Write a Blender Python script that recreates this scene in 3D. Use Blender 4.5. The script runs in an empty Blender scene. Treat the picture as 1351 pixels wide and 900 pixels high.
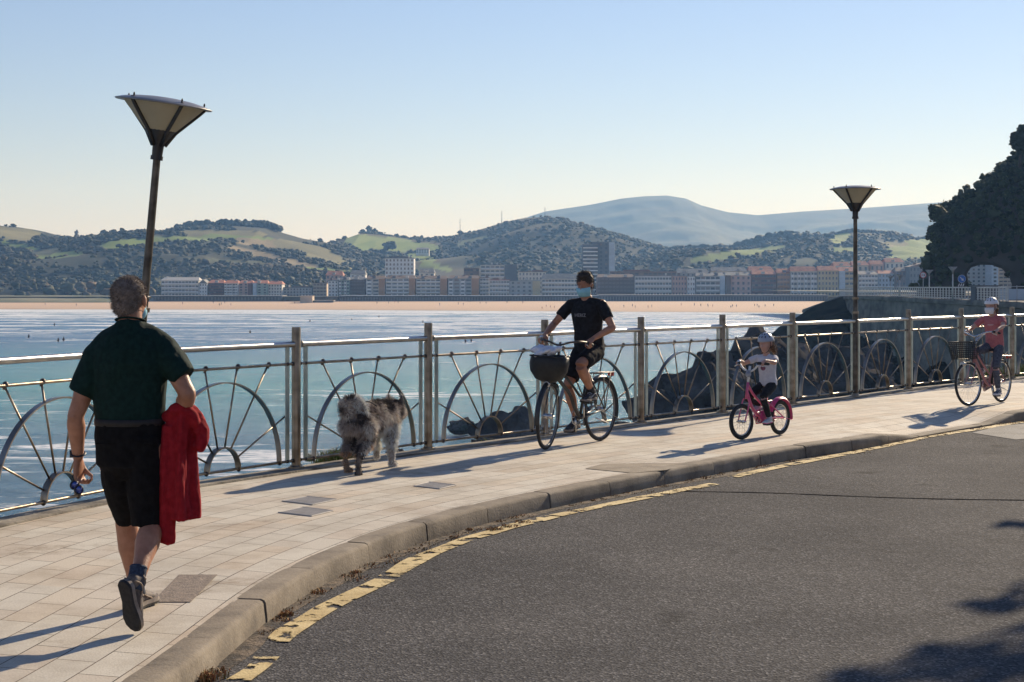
import bpy, math, random
import numpy as np
from mathutils import Vector, Matrix, noise as mnoise
random.seed(7); rng = np.random.default_rng(7)
V = Vector; PI = math.pi
sc = bpy.context.scene
# ---------------------------------------------------------------- camera, sky, sun, exposure
FPX = 2100.0; HZ = 378.0; CX = 675.5; EYE = 1.70
cd = bpy.data.cameras.new('camera'); cam = bpy.data.objects.new('camera', cd); sc.collection.objects.link(cam)
cam.location = (0, 0, EYE); cam.rotation_euler = (math.radians(90), 0, 0)
cd.sensor_width = 36; cd.lens = FPX/1351*36; cd.shift_y = -(450-HZ)/1351; cd.clip_end = 12000; cd.clip_start = .05
sc.camera = cam
SUN_EL, SUN_AZ = math.radians(24.0), math.radians(32.0)
SUN = V((math.sin(SUN_AZ)*math.cos(SUN_EL), math.cos(SUN_AZ)*math.cos(SUN_EL), math.sin(SUN_EL)))
w = bpy.data.worlds.new('World'); sc.world = w; w.use_nodes = True
nt = w.node_tree; bg = nt.nodes['Background']; sky = nt.nodes.new('ShaderNodeTexSky'); sky.sky_type = 'NISHITA'
sky.sun_disc = False; sky.sun_elevation = SUN_EL; sky.sun_rotation = SUN_AZ
sky.air_density = 1.0; sky.dust_density = 0.05; sky.ozone_density = 2.0; sky.air_density = 1.15
tint = nt.nodes.new('ShaderNodeMix'); tint.data_type = 'RGBA'; tint.blend_type = 'MULTIPLY'; tint.inputs[0].default_value = 1; tint.inputs[7].default_value = (1.0, .957, 1.25, 1)
nt.links.new(sky.outputs[0], tint.inputs[6]); nt.links.new(tint.outputs[2], bg.inputs[0]); bg.inputs[1].default_value = 0.063
sl = bpy.data.lights.new('sun', 'SUN'); sun = bpy.data.objects.new('sun', sl); sc.collection.objects.link(sun)
sl.energy = 5.0; sl.angle = math.radians(0.5); sl.color = (1, .87, .70)
sun.rotation_euler = SUN.to_track_quat('Z', 'Y').to_euler()
sc.view_settings.view_transform = 'Standard'; sc.view_settings.look = 'None'; sc.view_settings.gamma = 1
sc.view_settings.exposure = 0.5
try:
    sc.cycles.use_denoising = True
    sc.cycles.max_bounces = 6; sc.cycles.diffuse_bounces = 3; sc.cycles.glossy_bounces = 3
    sc.cycles.transparent_max_bounces = 12; sc.cycles.volume_bounces = 0
    sc.cycles.sample_clamp_indirect = 6
except Exception: pass

# ---------------------------------------------------------------- helpers
def px(x, y, d):            # photo pixel at distance d -> world
    return V(((x-CX)*d/FPX, d, EYE-(y-HZ)*d/FPX))
def gp(x, y, z=0.0):        # photo pixel on the level z -> world
    d = (EYE-z)*FPX/(y-HZ); return V(((x-CX)*d/FPX, d, z))
def setp(o, label=None, cat=None, group=None, kind=None):
    if label: o['label'] = label
    if cat: o['category'] = cat
    if group: o['group'] = group
    if kind: o['kind'] = kind
    return o
def empty(name, label, cat, loc=(0,0,0), rz=0, group=None):
    o = bpy.data.objects.new(name, None); sc.collection.objects.link(o); o.location = loc; o.rotation_euler = (0,0,rz)
    o.empty_display_size = .1
    return setp(o, label, cat, group)
def link(name, me, parent=None):
    o = bpy.data.objects.new(name, me); sc.collection.objects.link(o)
    if parent: o.parent = parent
    return o
def frame(t, ref):
    t = t.normalized(); a = ref - t*ref.dot(t)
    if a.length < 1e-4:
        ref = V((0,0,1)) if abs(t.z) < .8 else V((1,0,0)); a = ref - t*ref.dot(t)
    a.normalize(); return a, t.cross(a)
def crom(pts, n=5):
    P = [V(p) for p in pts]; P = [2*P[0]-P[1]]+P+[2*P[-1]-P[-2]]; out = []
    for i in range(1, len(P)-2):
        p0,p1,p2,p3 = P[i-1:i+3]
        for k in range(n):
            t = k/n
            out.append(.5*((2*p1)+(p2-p0)*t+(2*p0-5*p1+4*p2-p3)*t*t+(3*p1-p0-3*p2+p3)*t**3))
    out.append(P[-2]); return out
class G:
    def __init__(s): s.v=[]; s.f=[]; s.m=[]
    def add(s, vs, fs, m=0):
        n=len(s.v); s.v += [tuple(v) for v in vs]; s.f += [tuple(i+n for i in f) for f in fs]; s.m += [m]*len(fs); return s
    def box(s, c, size, R=None, m=0, taper=1.0):
        hx,hy,hz=[q/2 for q in size]; vs=[]
        for z in (-1,1):
            k = 1 if z<0 else taper
            for x,y in ((-1,-1),(1,-1),(1,1),(-1,1)):
                p=V((x*hx*k,y*hy*k,z*hz)); p = R@p if R else p; vs.append(p+V(c))
        return s.add(vs,[(3,2,1,0),(4,5,6,7),(0,1,5,4),(1,2,6,5),(2,3,7,6),(3,0,4,7)],m)
    def tube(s, path, r, seg=8, m=0, ref=V((0,0,1)), cap=True, closed=False, flat=None, roundcap=False):
        P=[V(p) for p in path]; n=len(P)
        rr = list(r) if isinstance(r,(list,tuple)) else [r]*n
        rr = [q if isinstance(q,(list,tuple)) else (q,q) for q in rr]
        if flat: rr=[(flat[0],flat[1])]*n
        if roundcap:
            t0=(P[0]-P[1]).normalized(); t1=(P[-1]-P[-2]).normalized(); r0=min(rr[0]); r1=min(rr[-1])
            A=[];RA=[];B=[];RB=[]
            for k in (3,2,1):
                a=k*PI/6*.95; A.append(P[0]+t0*r0*math.sin(a)); RA.append(tuple(q*math.cos(a) for q in rr[0]))
            for k in (1,2,3):
                a=k*PI/6*.95; B.append(P[-1]+t1*r1*math.sin(a)); RB.append(tuple(q*math.cos(a) for q in rr[-1]))
            P=A+P+B; rr=RA+rr+RB; n=len(P)
        vs=[]
        for i in range(n):
            if closed: t=P[(i+1)%n]-P[i-1]
            else: t=P[min(i+1,n-1)]-P[max(i-1,0)]
            a,b=frame(t,ref)
            for k in range(seg):
                q=2*PI*k/seg; vs.append(P[i]+a*rr[i][0]*math.cos(q)+b*rr[i][1]*math.sin(q))
        fs=[]
        for i in range(n if closed else n-1):
            j=(i+1)%n
            for k in range(seg):
                l=(k+1)%seg; fs.append((i*seg+k,i*seg+l,j*seg+l,j*seg+k))
        if cap and not closed:
            fs.append(tuple(range(seg-1,-1,-1))); fs.append(tuple((n-1)*seg+k for k in range(seg)))
        return s.add(vs,fs,m)
    def torus(s, c, ax, R, r, n=40, seg=8, m=0, a0=0, a1=2*PI, up=None):
        ax=V(ax).normalized(); u=(V(up) if up else V((0,0,1))); u=(u-ax*u.dot(ax)).normalized(); v=ax.cross(u)
        full=abs(a1-a0-2*PI)<1e-6; N=n if full else n+1
        P=[V(c)+(u*math.cos(a0+(a1-a0)*k/n)+v*math.sin(a0+(a1-a0)*k/n))*R for k in range(N)]
        rr=r if isinstance(r,(tuple,list)) else (r,r)
        return s.tube(P,[rr]*N,seg,m,ref=ax,closed=full)
    def ell(s, c, rad, R=None, m=0, nu=12, nv=8):
        vs=[];fs=[]
        for i in range(nv+1):
            t=PI*i/nv
            for k in range(nu):
                q=2*PI*k/nu; p=V((rad[0]*math.sin(t)*math.cos(q),rad[1]*math.sin(t)*math.sin(q),rad[2]*math.cos(t)))
                if R: p=R@p
                vs.append(p+V(c))
        for i in range(nv):
            for k in range(nu):
                l=(k+1)%nu; fs.append((i*nu+k,(i+1)*nu+k,(i+1)*nu+l,i*nu+l))
        return s.add(vs,fs,m)
    def cyl(s,a,b,r0,r1=None,seg=16,m=0): return s.tube([a,b],[r0,r0 if r1 is None else r1],seg,m)
    def stack(s, rows, seg=32, m=0, fold=None):   # rows: (cx,cy,z,rx,ry) bottom->top
        vs=[]
        for r in rows:
            for k in range(seg):
                q=2*PI*k/seg; f=1.0 if not fold else fold(q,r[2])
                c,t=math.cos(q),math.sin(q)
                vs.append((r[0]+r[3]*f*math.copysign(abs(c)**.85,c), r[1]+r[4]*f*math.copysign(abs(t)**.85,t), r[2]))
        fs=[]; n=len(rows)
        for i in range(n-1):
            for k in range(seg):
                l=(k+1)%seg; fs.append((i*seg+k,i*seg+l,(i+1)*seg+l,(i+1)*seg+k))
        fs.append(tuple(range(seg-1,-1,-1))); fs.append(tuple((n-1)*seg+k for k in range(seg)))
        return s.add(vs,fs,m)
    def xf(s,M,start=0):
        for i in range(start,len(s.v)): s.v[i]=tuple(M@V(s.v[i]))
        return s
    def mesh(s,name,mats,smooth=True):
        me=bpy.data.meshes.new(name); me.from_pydata(s.v,[],s.f)
        for q in mats: me.materials.append(q)
        if len(mats)>1: me.polygons.foreach_set('material_index',s.m)
        if smooth: me.polygons.foreach_set('use_smooth',[True]*len(s.f))
        me.update(); return me
    def obj(s,name,mats,parent=None,smooth=True,sharp=None):
        if not isinstance(mats,(list,tuple)): mats=[mats]
        me=s.mesh(name,mats,smooth)
        if smooth and sharp is not None: me.set_sharp_from_angle(angle=math.radians(sharp))
        return link(name,me,parent)
def catmesh(name, Vs, Fs, mats, smooth=True, cols=None, attr='Col'):
    me=bpy.data.meshes.new(name); Vs=np.asarray(Vs,dtype=np.float32); Fs=np.asarray(Fs,dtype=np.int32); k=Fs.shape[1]
    me.vertices.add(len(Vs)); me.vertices.foreach_set('co',Vs.ravel())
    me.loops.add(Fs.size); me.loops.foreach_set('vertex_index',Fs.ravel())
    me.polygons.add(len(Fs)); me.polygons.foreach_set('loop_start',np.arange(0,Fs.size,k,dtype=np.int32))
    try: me.polygons.foreach_set('loop_total',np.full(len(Fs),k,dtype=np.int32))
    except Exception: pass
    if smooth: me.polygons.foreach_set('use_smooth',np.ones(len(Fs),dtype=bool))
    for q in (mats if isinstance(mats,(list,tuple)) else [mats]): me.materials.append(q)
    if cols is not None:
        a=me.color_attributes.new(attr,'FLOAT_COLOR','POINT')
        C=np.ones((len(Vs),4),dtype=np.float32); C[:,:3]=cols; a.data.foreach_set('color',C.ravel())
    me.update(calc_edges=True); me.validate(); return me
def blob(g, name, mat, parent, voxel=.006, smooth=6, disp=None, mats=None, assign=None, extra=None):
    """union of overlapping closed shapes -> one continuous skin"""
    me=g.mesh(name,[mat]); o=link('tmp_'+name,me)
    m=o.modifiers.new('r','REMESH'); m.mode='VOXEL'; m.voxel_size=voxel; m.use_smooth_shade=True
    s=o.modifiers.new('s','SMOOTH'); s.factor=.5; s.iterations=smooth
    dg=bpy.context.evaluated_depsgraph_get(); me2=bpy.data.meshes.new_from_object(o.evaluated_get(dg))
    bpy.data.objects.remove(o); bpy.data.meshes.remove(me); me2.name=name
    me2.materials.clear()
    for q in (mats or [mat]): me2.materials.append(q)
    if disp:
        nrm=[v.normal.copy() for v in me2.vertices]
        for v,n in zip(me2.vertices,nrm): v.co=v.co+n*disp(v.co)
    if assign:
        for p in me2.polygons: p.material_index=assign(p.center)
    if extra:
        import bmesh
        bm=bmesh.new(); bm.from_mesh(me2); bm.from_mesh(extra); bm.to_mesh(me2); bm.free()
    me2.polygons.foreach_set('use_smooth',[True]*len(me2.polygons)); me2.update()
    return link(name,me2,parent)

# ---------------------------------------------------------------- materials
def nd(t,ty,**k):
    n=t.nodes.new(ty)
    for a,b in k.items(): setattr(n,a,b)
    return n
def mat(name, c1, c2=None, scale=8., rough=.7, metal=0., bump=0., bscale=60., detail=5., ramp=(.35,.65), spec=.5, stretch=None, extra=None, coord='Object'):
    m=bpy.data.materials.new(name); m.use_nodes=True; t=m.node_tree; b=t.nodes['Principled BSDF']
    b.inputs['Roughness'].default_value=rough; b.inputs['Metallic'].default_value=metal
    b.inputs['Specular IOR Level'].default_value=spec
    tc=nd(t,'ShaderNodeTexCoord'); src=tc.outputs[coord]
    if stretch:
        mp=nd(t,'ShaderNodeMapping'); mp.inputs['Scale'].default_value=stretch; t.links.new(src,mp.inputs[0]); src=mp.outputs[0]
    if c2 is None: b.inputs['Base Color'].default_value=(*c1,1)
    else:
        n=nd(t,'ShaderNodeTexNoise'); n.inputs['Scale'].default_value=scale; n.inputs['Detail'].default_value=detail
        t.links.new(src,n.inputs['Vector']); r=nd(t,'ShaderNodeValToRGB'); t.links.new(n.outputs['Fac'],r.inputs[0])
        r.color_ramp.elements[0].position=ramp[0]; r.color_ramp.elements[1].position=ramp[1]
        r.color_ramp.elements[0].color=(*c1,1); r.color_ramp.elements[1].color=(*c2,1)
        t.links.new(r.outputs[0],b.inputs['Base Color'])
    if bump:
        n=nd(t,'ShaderNodeTexNoise'); n.inputs['Scale'].default_value=bscale; n.inputs['Detail'].default_value=6
        t.links.new(src,n.inputs['Vector']); bp=nd(t,'ShaderNodeBump'); bp.inputs['Strength'].default_value=min(1,bump); bp.inputs['Distance'].default_value=.02*max(1,bump)
        t.links.new(n.outputs['Fac'],bp.inputs['Height']); t.links.new(bp.outputs[0],b.inputs['Normal'])
    if extra: extra(m,t,b)
    return m
M={}
M['steel']=mat('brushed_steel',(.36,.35,.34),(.50,.48,.45),14,.28,1.,.15,200)
M['steel_warm']=mat('weathered_steel',(.17,.13,.09),(.34,.28,.21),9,.36,1.,.15,120)
M['bar']=mat('pale_green_bar',(.26,.31,.28),(.40,.45,.41),10,.35,.5,.1,100)
M['knob']=mat('dark_knob',(.05,.045,.04),(.12,.10,.09),20,.45,.8)
M['black_paint']=mat('black_paint',(.010,.010,.012),(.022,.021,.021),12,.4,0.)
M['skin']=mat('skin',(.33,.150,.085),(.45,.22,.135),14,.5,0,.12,120,spec=.35)
M['skin_light']=mat('skin_fair',(.46,.26,.19),(.55,.33,.25),14,.5,0,.05,120,spec=.35)
M['rubber']=mat('tyre_rubber',(.012,.012,.012),(.03,.028,.026),30,.75)
M['chrome']=mat('alloy',(.5,.5,.5),(.62,.61,.6),20,.25,1.)
# ================================================================ near ground
def poly_at(P, s):   # arclength sampling helper
    pass
def resample(pts, step):
    P=[V(p) for p in crom(pts,12)]; out=[P[0]]; acc=0; last=P[0]
    for q in P[1:]:
        while (q-last).length>=step:
            last=last+(q-last).normalized()*step; out.append(last)
    out.append(P[-1]); return out
# railing posts (metres, from their bases in the photo), 2.03 m apart
RS=2.03
posts=[V((-2.0,14.75,0))]
p=V((-2.0,14.75,0))
for h in (34,37.5,37,37,37,38,37,40,42,44,47,50,54,58):
    p=p+V((math.sin(math.radians(h)),math.cos(math.radians(h)),0))*RS; posts.append(p)
back=[]; p=posts[0]
for h in (31,21.5,15,11,8,6):
    p=p-V((math.sin(math.radians(h)),math.cos(math.radians(h)),0))*RS; back.append(p)
posts=back[::-1]+posts; IA=len(back)     # index of the post at photo x=391
LAMP_I=(IA-1, IA+6)
kerb_pts=[(-1.95,1.0),(-1.75,4.0),(-1.60,6.0),(-1.45,7.36),(-1.28,9.1),(-.98,10.39),(-.57,11.5),(.15,12.85),(1.6,14.95),(2.9,16.7),(4.0,17.96),(5.06,19.4),(6.37,21.0),(8.2,22.9),(11.0,25.2),(15,28)]
kerb=resample([(a,b,0) for a,b in kerb_pts],.12)
KN=len(kerb)
def tang(P,i):
    t=P[min(i+1,len(P)-1)]-P[max(i-1,0)]; return t.normalized()
KT=[tang(kerb,i) for i in range(KN)]; KR=[V((t.y,-t.x,0)) for t in KT]     # right = road side
def drop(q):      # dropped kerb between photo x=1195 and 1310
    x=CX+q.x/q.y*FPX
    if x<1165 or x>1345: return 0
    if x<1215: return (x-1165)/50
    if x>1310: return max(0,(1345-x)/35)
    return 1.0
ss=lambda t:t*t*(3-2*t)
ROADZ=-.13
# road: one sheet from the kerb line to far right and behind the camera
g=G(); cols=24
for i,q in enumerate(kerb):
    for j in range(cols):
        u=j/(cols-1); far=V((14+max(0,q.y-10)*.9, q.y-4-6*u,0)); p=q.lerp(far,u**1.5); p.z=ROADZ-.0005
        g.v.append(tuple(p))
for i in range(KN-1):
    for j in range(cols-1): a=i*cols+j; g.f.append((a,a+1,a+1+cols,a+cols)); g.m.append(0)
def asphalt(m,t,b):
    tc=nd(t,'ShaderNodeTexCoord')
    def N(s,d=4,r=.6):
        n=nd(t,'ShaderNodeTexNoise'); n.inputs['Scale'].default_value=s; n.inputs['Detail'].default_value=d; n.inputs['Roughness'].default_value=r; t.links.new(tc.outputs['Object'],n.inputs['Vector']); return n
    v=nd(t,'ShaderNodeTexVoronoi'); v.inputs['Scale'].default_value=75; t.links.new(tc.outputs['Object'],v.inputs['Vector'])
    r=nd(t,'ShaderNodeValToRGB'); t.links.new(v.outputs['Color'],r.inputs[0])
    e=r.color_ramp.elements; e[0].position=.15; e[0].color=(.055,.055,.056,1); e[1].position=.95; e[1].color=(.215,.213,.21,1)
    e2=r.color_ramp.elements.new(.7); e2.color=(.105,.104,.103,1)
    n=N(.55,6,.7); r2=nd(t,'ShaderNodeValToRGB'); t.links.new(n.outputs['Fac'],r2.inputs[0])
    r2.color_ramp.elements[0].position=.32; r2.color_ramp.elements[0].color=(.72,.72,.73,1); r2.color_ramp.elements[1].position=.66; r2.color_ramp.elements[1].color=(1.22,1.19,1.15,1)
    mx=nd(t,'ShaderNodeMix',data_type='RGBA',blend_type='MULTIPLY'); mx.inputs[0].default_value=1
    t.links.new(r.outputs[0],mx.inputs[6]); t.links.new(r2.outputs[0],mx.inputs[7])
    # oily stains
    n3=N(1.7,3); r3=nd(t,'ShaderNodeValToRGB'); t.links.new(n3.outputs['Fac'],r3.inputs[0]); r3.color_ramp.elements[0].position=.24; r3.color_ramp.elements[0].color=(.5,.5,.5,1); r3.color_ramp.elements[1].position=.36; r3.color_ramp.elements[1].color=(1,1,1,1)
    mx2=nd(t,'ShaderNodeMix',data_type='RGBA',blend_type='MULTIPLY'); mx2.inputs[0].default_value=1
    t.links.new(mx.outputs[2],mx2.inputs[6]); t.links.new(r3.outputs[0],mx2.inputs[7]); t.links.new(mx2.outputs[2],b.inputs['Base Color'])
    bp=nd(t,'ShaderNodeBump'); bp.inputs['Strength'].default_value=.9; bp.inputs['Distance'].default_value=.006
    t.links.new(v.outputs['Distance'],bp.inputs['Height']); t.links.new(bp.outputs[0],b.inputs['Normal'])
M['asphalt']=mat('asphalt',(.06,.06,.06),rough=.95,extra=asphalt,spec=.08)
setp(g.obj('road',M['asphalt'],None,True),kind='structure')
# lighter asphalt patch and tar seam
g=G(); q=[gp(1283,571,ROADZ+.004),gp(1316,562.5,ROADZ+.004),gp(1480,545,ROADZ+.004),gp(1500,566,ROADZ+.004),gp(1340,580,ROADZ+.004)]
g.add(q,[(0,4,3,2,1)]); M['patch']=mat('light_asphalt',(.16,.155,.145),(.24,.235,.22),3,.85,0,.4,90,spec=.3)
setp(g.obj('road_patch',M['patch'],None,False),kind='structure')
g=G(); sp=[gp(890,648,ROADZ+.003),gp(1010,650,ROADZ+.003),gp(1110,654,ROADZ+.003),gp(1230,658,ROADZ+.003),gp(1380,660,ROADZ+.003),gp(1500,661,ROADZ+.003)]
P=resample(sp,.15)
for i,q in enumerate(P):
    t=tang(P,i); n=V((-t.y,t.x,0))*(.018+.012*mnoise.noise(q*3)); g.v+= [tuple(q-n),tuple(q+n)]
for i in range(len(P)-1): g.f.append((2*i,2*i+2,2*i+3,2*i+1)); g.m.append(0)
setp(g.obj('road_seam',mat('tar',(.02,.019,.018),rough=1,spec=0),None,False),kind='structure')
# worn yellow line
def yellow(m,t,b):
    tc=nd(t,'ShaderNodeTexCoord')
    n=nd(t,'ShaderNodeTexNoise'); n.inputs['Scale'].default_value=7; n.inputs['Detail'].default_value=8; n.inputs['Roughness'].default_value=.65; t.links.new(tc.outputs['Object'],n.inputs['Vector'])
    r=nd(t,'ShaderNodeValToRGB'); r.color_ramp.elements[0].position=.425; r.color_ramp.elements[1].position=.47; r.color_ramp.elements[0].color=(0,0,0,1); r.color_ramp.elements[1].color=(1,1,1,1)
    t.links.new(n.outputs['Fac'],r.inputs[0]); 
    tr=nd(t,'ShaderNodeBsdfTransparent'); mx=nd(t,'ShaderNodeMixShader'); out=t.nodes['Material Output']
    t.links.new(r.outputs[0],mx.inputs[0]); t.links.new(tr.outputs[0],mx.inputs[1]); t.links.new(b.outputs[0],mx.inputs[2]); t.links.new(mx.outputs[0],out.inputs[0])
M['yellow']=mat('yellow_road_paint',(.46,.34,.14),(.66,.52,.25),5,.8,0,.3,60,extra=yellow)
def strip(name, pts, wd, z, m, step=.05, wob=.012):
    P=resample([(a,b,z) for a,b in pts],step); g=G()
    for i,q in enumerate(P):
        t=tang(P,i); n=V((t.y,-t.x,0)); a=wd/2+wob*mnoise.noise(q*2.3+V((7,0,0)))*2; b_=wd/2+wob*mnoise.noise(q*2.1)*2
        g.v+=[tuple(q-n*a),tuple(q+n*b_)]
    for i in range(len(P)-1): g.f.append((2*i,2*i+1,2*i+3,2*i+2)); g.m.append(0)
    return g.obj(name,m,None,False)
yl=[(330,885),(352,862)]
def gl(L,z): return [tuple(gp(a,b,z))[:2] for a,b in L]
zy=ROADZ+.006
for k,L in enumerate([[(318,897),(340,880),(352,866)],[(366,846),(395,822),(440,797),(508,764)],[(512,760),(545,741),(600,717),(665,697),(730,681)],[(733,680),(800,666),(870,652),(943,638)],[(966,629),(1060,609),(1140,594),(1220,577),(1290,566),(1351,556),(1420,546)]]):
    setp(strip('road_marking',gl(L,zy),.135 if k else .12,zy,M['yellow']),kind='structure')
# kerb: individual concrete blocks in one continuous edge
def kerbmat(m,t,b):
    tc=nd(t,'ShaderNodeTexCoord'); n=nd(t,'ShaderNodeTexNoise'); n.inputs['Scale'].default_value=2.2; n.inputs['Detail'].default_value=10; n.inputs['Roughness'].default_value=.68; t.links.new(tc.outputs['Object'],n.inputs['Vector'])
    r=nd(t,'ShaderNodeValToRGB'); t.links.new(n.outputs['Fac'],r.inputs[0]); e=r.color_ramp.elements
    e[0].position=.3; e[0].color=(.08,.065,.05,1); e[1].position=.72; e[1].color=(.31,.265,.20,1); q=e.new(.5); q.color=(.20,.165,.12,1)
    t.links.new(r.outputs[0],b.inputs['Base Color'])
M['kerb']=mat('kerb_concrete',(.4,.35,.28),rough=.9,bump=.25,bscale=60,extra=kerbmat)
g=G(); blk=8; KW=.165
for s in range(0,KN-1,blk):
    e=min(s+blk,KN-1); idx=list(range(s,e+1)); prof_n=7; base=len(g.v); jz=random.uniform(-.004,.004); jx=random.uniform(-.006,.006)
    for c,i in enumerate(idx):
        q=kerb[i]; n=KR[i]; h=.13*(1-drop(q)*.82)
        gap = .006 if c==0 else (-.006 if c==len(idx)-1 else 0)
        q=q+KT[i]*gap; top=ROADZ+h+jz+.003+.003*mnoise.noise(q*4)
        ch=(.004 if c in (0,len(idx)-1) else 0)
        for dx,z in ((0,ROADZ-.08),(0+jx,ROADZ+.02),(-.006+jx-ch,top-.026),(-.018+jx,top-.008-ch),(-.036+jx,top-ch),(-KW,top+.002-ch),(-KW,ROADZ-.08)):
            g.v.append(tuple(q+n*dx+V((0,0,z))))
    for c in range(len(idx)-1):
        for k in range(prof_n-1):
            a=base+c*prof_n+k; g.f.append((a,a+prof_n,a+prof_n+1,a+1)); g.m.append(0)
    g.f.append(tuple(base+k for k in range(prof_n))); g.f.append(tuple(base+(len(idx)-1)*prof_n+k for k in range(prof_n-1,-1,-1))); g.m+=[0,0]
setp(g.obj('kerb',M['kerb'],None,True,sharp=35),kind='structure')
# gutter dirt between kerb and line
g=G()
for i,q in enumerate(kerb):
    wn=.10+.09*mnoise.noise(V((q.x*1.3,q.y*1.3,3)))
    g.v+=[tuple(q+KR[i]*-.01+V((0,0,ROADZ+.002))),tuple(q+KR[i]*max(.01,wn)+V((0,0,ROADZ+.002)))]
for i in range(KN-1): g.f.append((2*i,2*i+1,2*i+3,2*i+2)); g.m.append(0)
M['dirt']=mat('gutter_dirt',(.04,.033,.027),(.17,.13,.09),9,.95,0,.8,50,ramp=(.4,.62))
setp(g.obj('gutter_dirt',M['dirt'],None,False),kind='structure')
# promenade paving: strip from the rail edge to the kerb, paved with slabs (own UVs in metres)
edge=resample([tuple(q) for q in posts],.12)
SC=16; g=G(); n=420
def along(P,t):
    f=t*(len(P)-1); i=min(int(f),len(P)-2); return P[i].lerp(P[i+1],f-i)
outer=[]
for i in range(n):
    t=i/(n-1); k=along(kerb,t*.985); # matching rail point: nearest along normal
    outer.append(k)
rail_dense=edge
def rail_at(q,nrm):
    best=None
    for i in range(len(rail_dense)-1):
        a,b=rail_dense[i],rail_dense[i+1]; d=b-a; den=d.x*nrm.y-d.y*nrm.x
        if abs(den)<1e-6: continue
        w_=q-a; s=(w_.x*nrm.y-w_.y*nrm.x)/den
        if -0.01<=s<=1.01:
            r=a+d*s; dist=(r-q).dot(nrm)
            if dist<0 and (best is None or dist>best[0]): best=(dist,r)
    return best[1] if best else None
rows=[]
for i in range(n):
    t=i/(n-1)
    k=along(kerb,t*.9); r=along(edge,max(0,min(1,t*1.0)))
    rows.append((k,r))
# pair kerb and rail by heading so the strip stays square-ish
rows=[]
for i in range(n):
    t=i/(n-1); k=along(kerb,t)
    ang=math.radians(8+34*min(1,max(0,(k.y-3)/14))); nrm=V((math.cos(ang),-math.sin(ang),0))
    r=rail_at(k,nrm)
    if r is not None: rows.append((k,r))
    elif k.y<8: rows.append((k,k-nrm*3.0))
g=G(); UVs=[]; acc=0.0; lastk=None
for k,r in rows:
    acc+= (k-lastk).length if lastk is not None else 0; lastk=k
    d=(r-k); L=d.length; dn=d/L; ins=k+dn*(KW-.004)
    for j in range(SC):
        u=j/(SC-1); q=ins.lerp(r-dn*.13,u) ; dist=(q-k).length
        z=0.0-.105*drop(k)*max(0,1-ss(min(1,(dist-.15)/.9)))
        g.v.append((q.x,q.y,z)); UVs.append((acc,dist))
for i in range(len(rows)-1):
    for j in range(SC-1): a=i*SC+j; g.f.append((a,a+SC,a+SC+1,a+1)); g.m.append(0)
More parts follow.
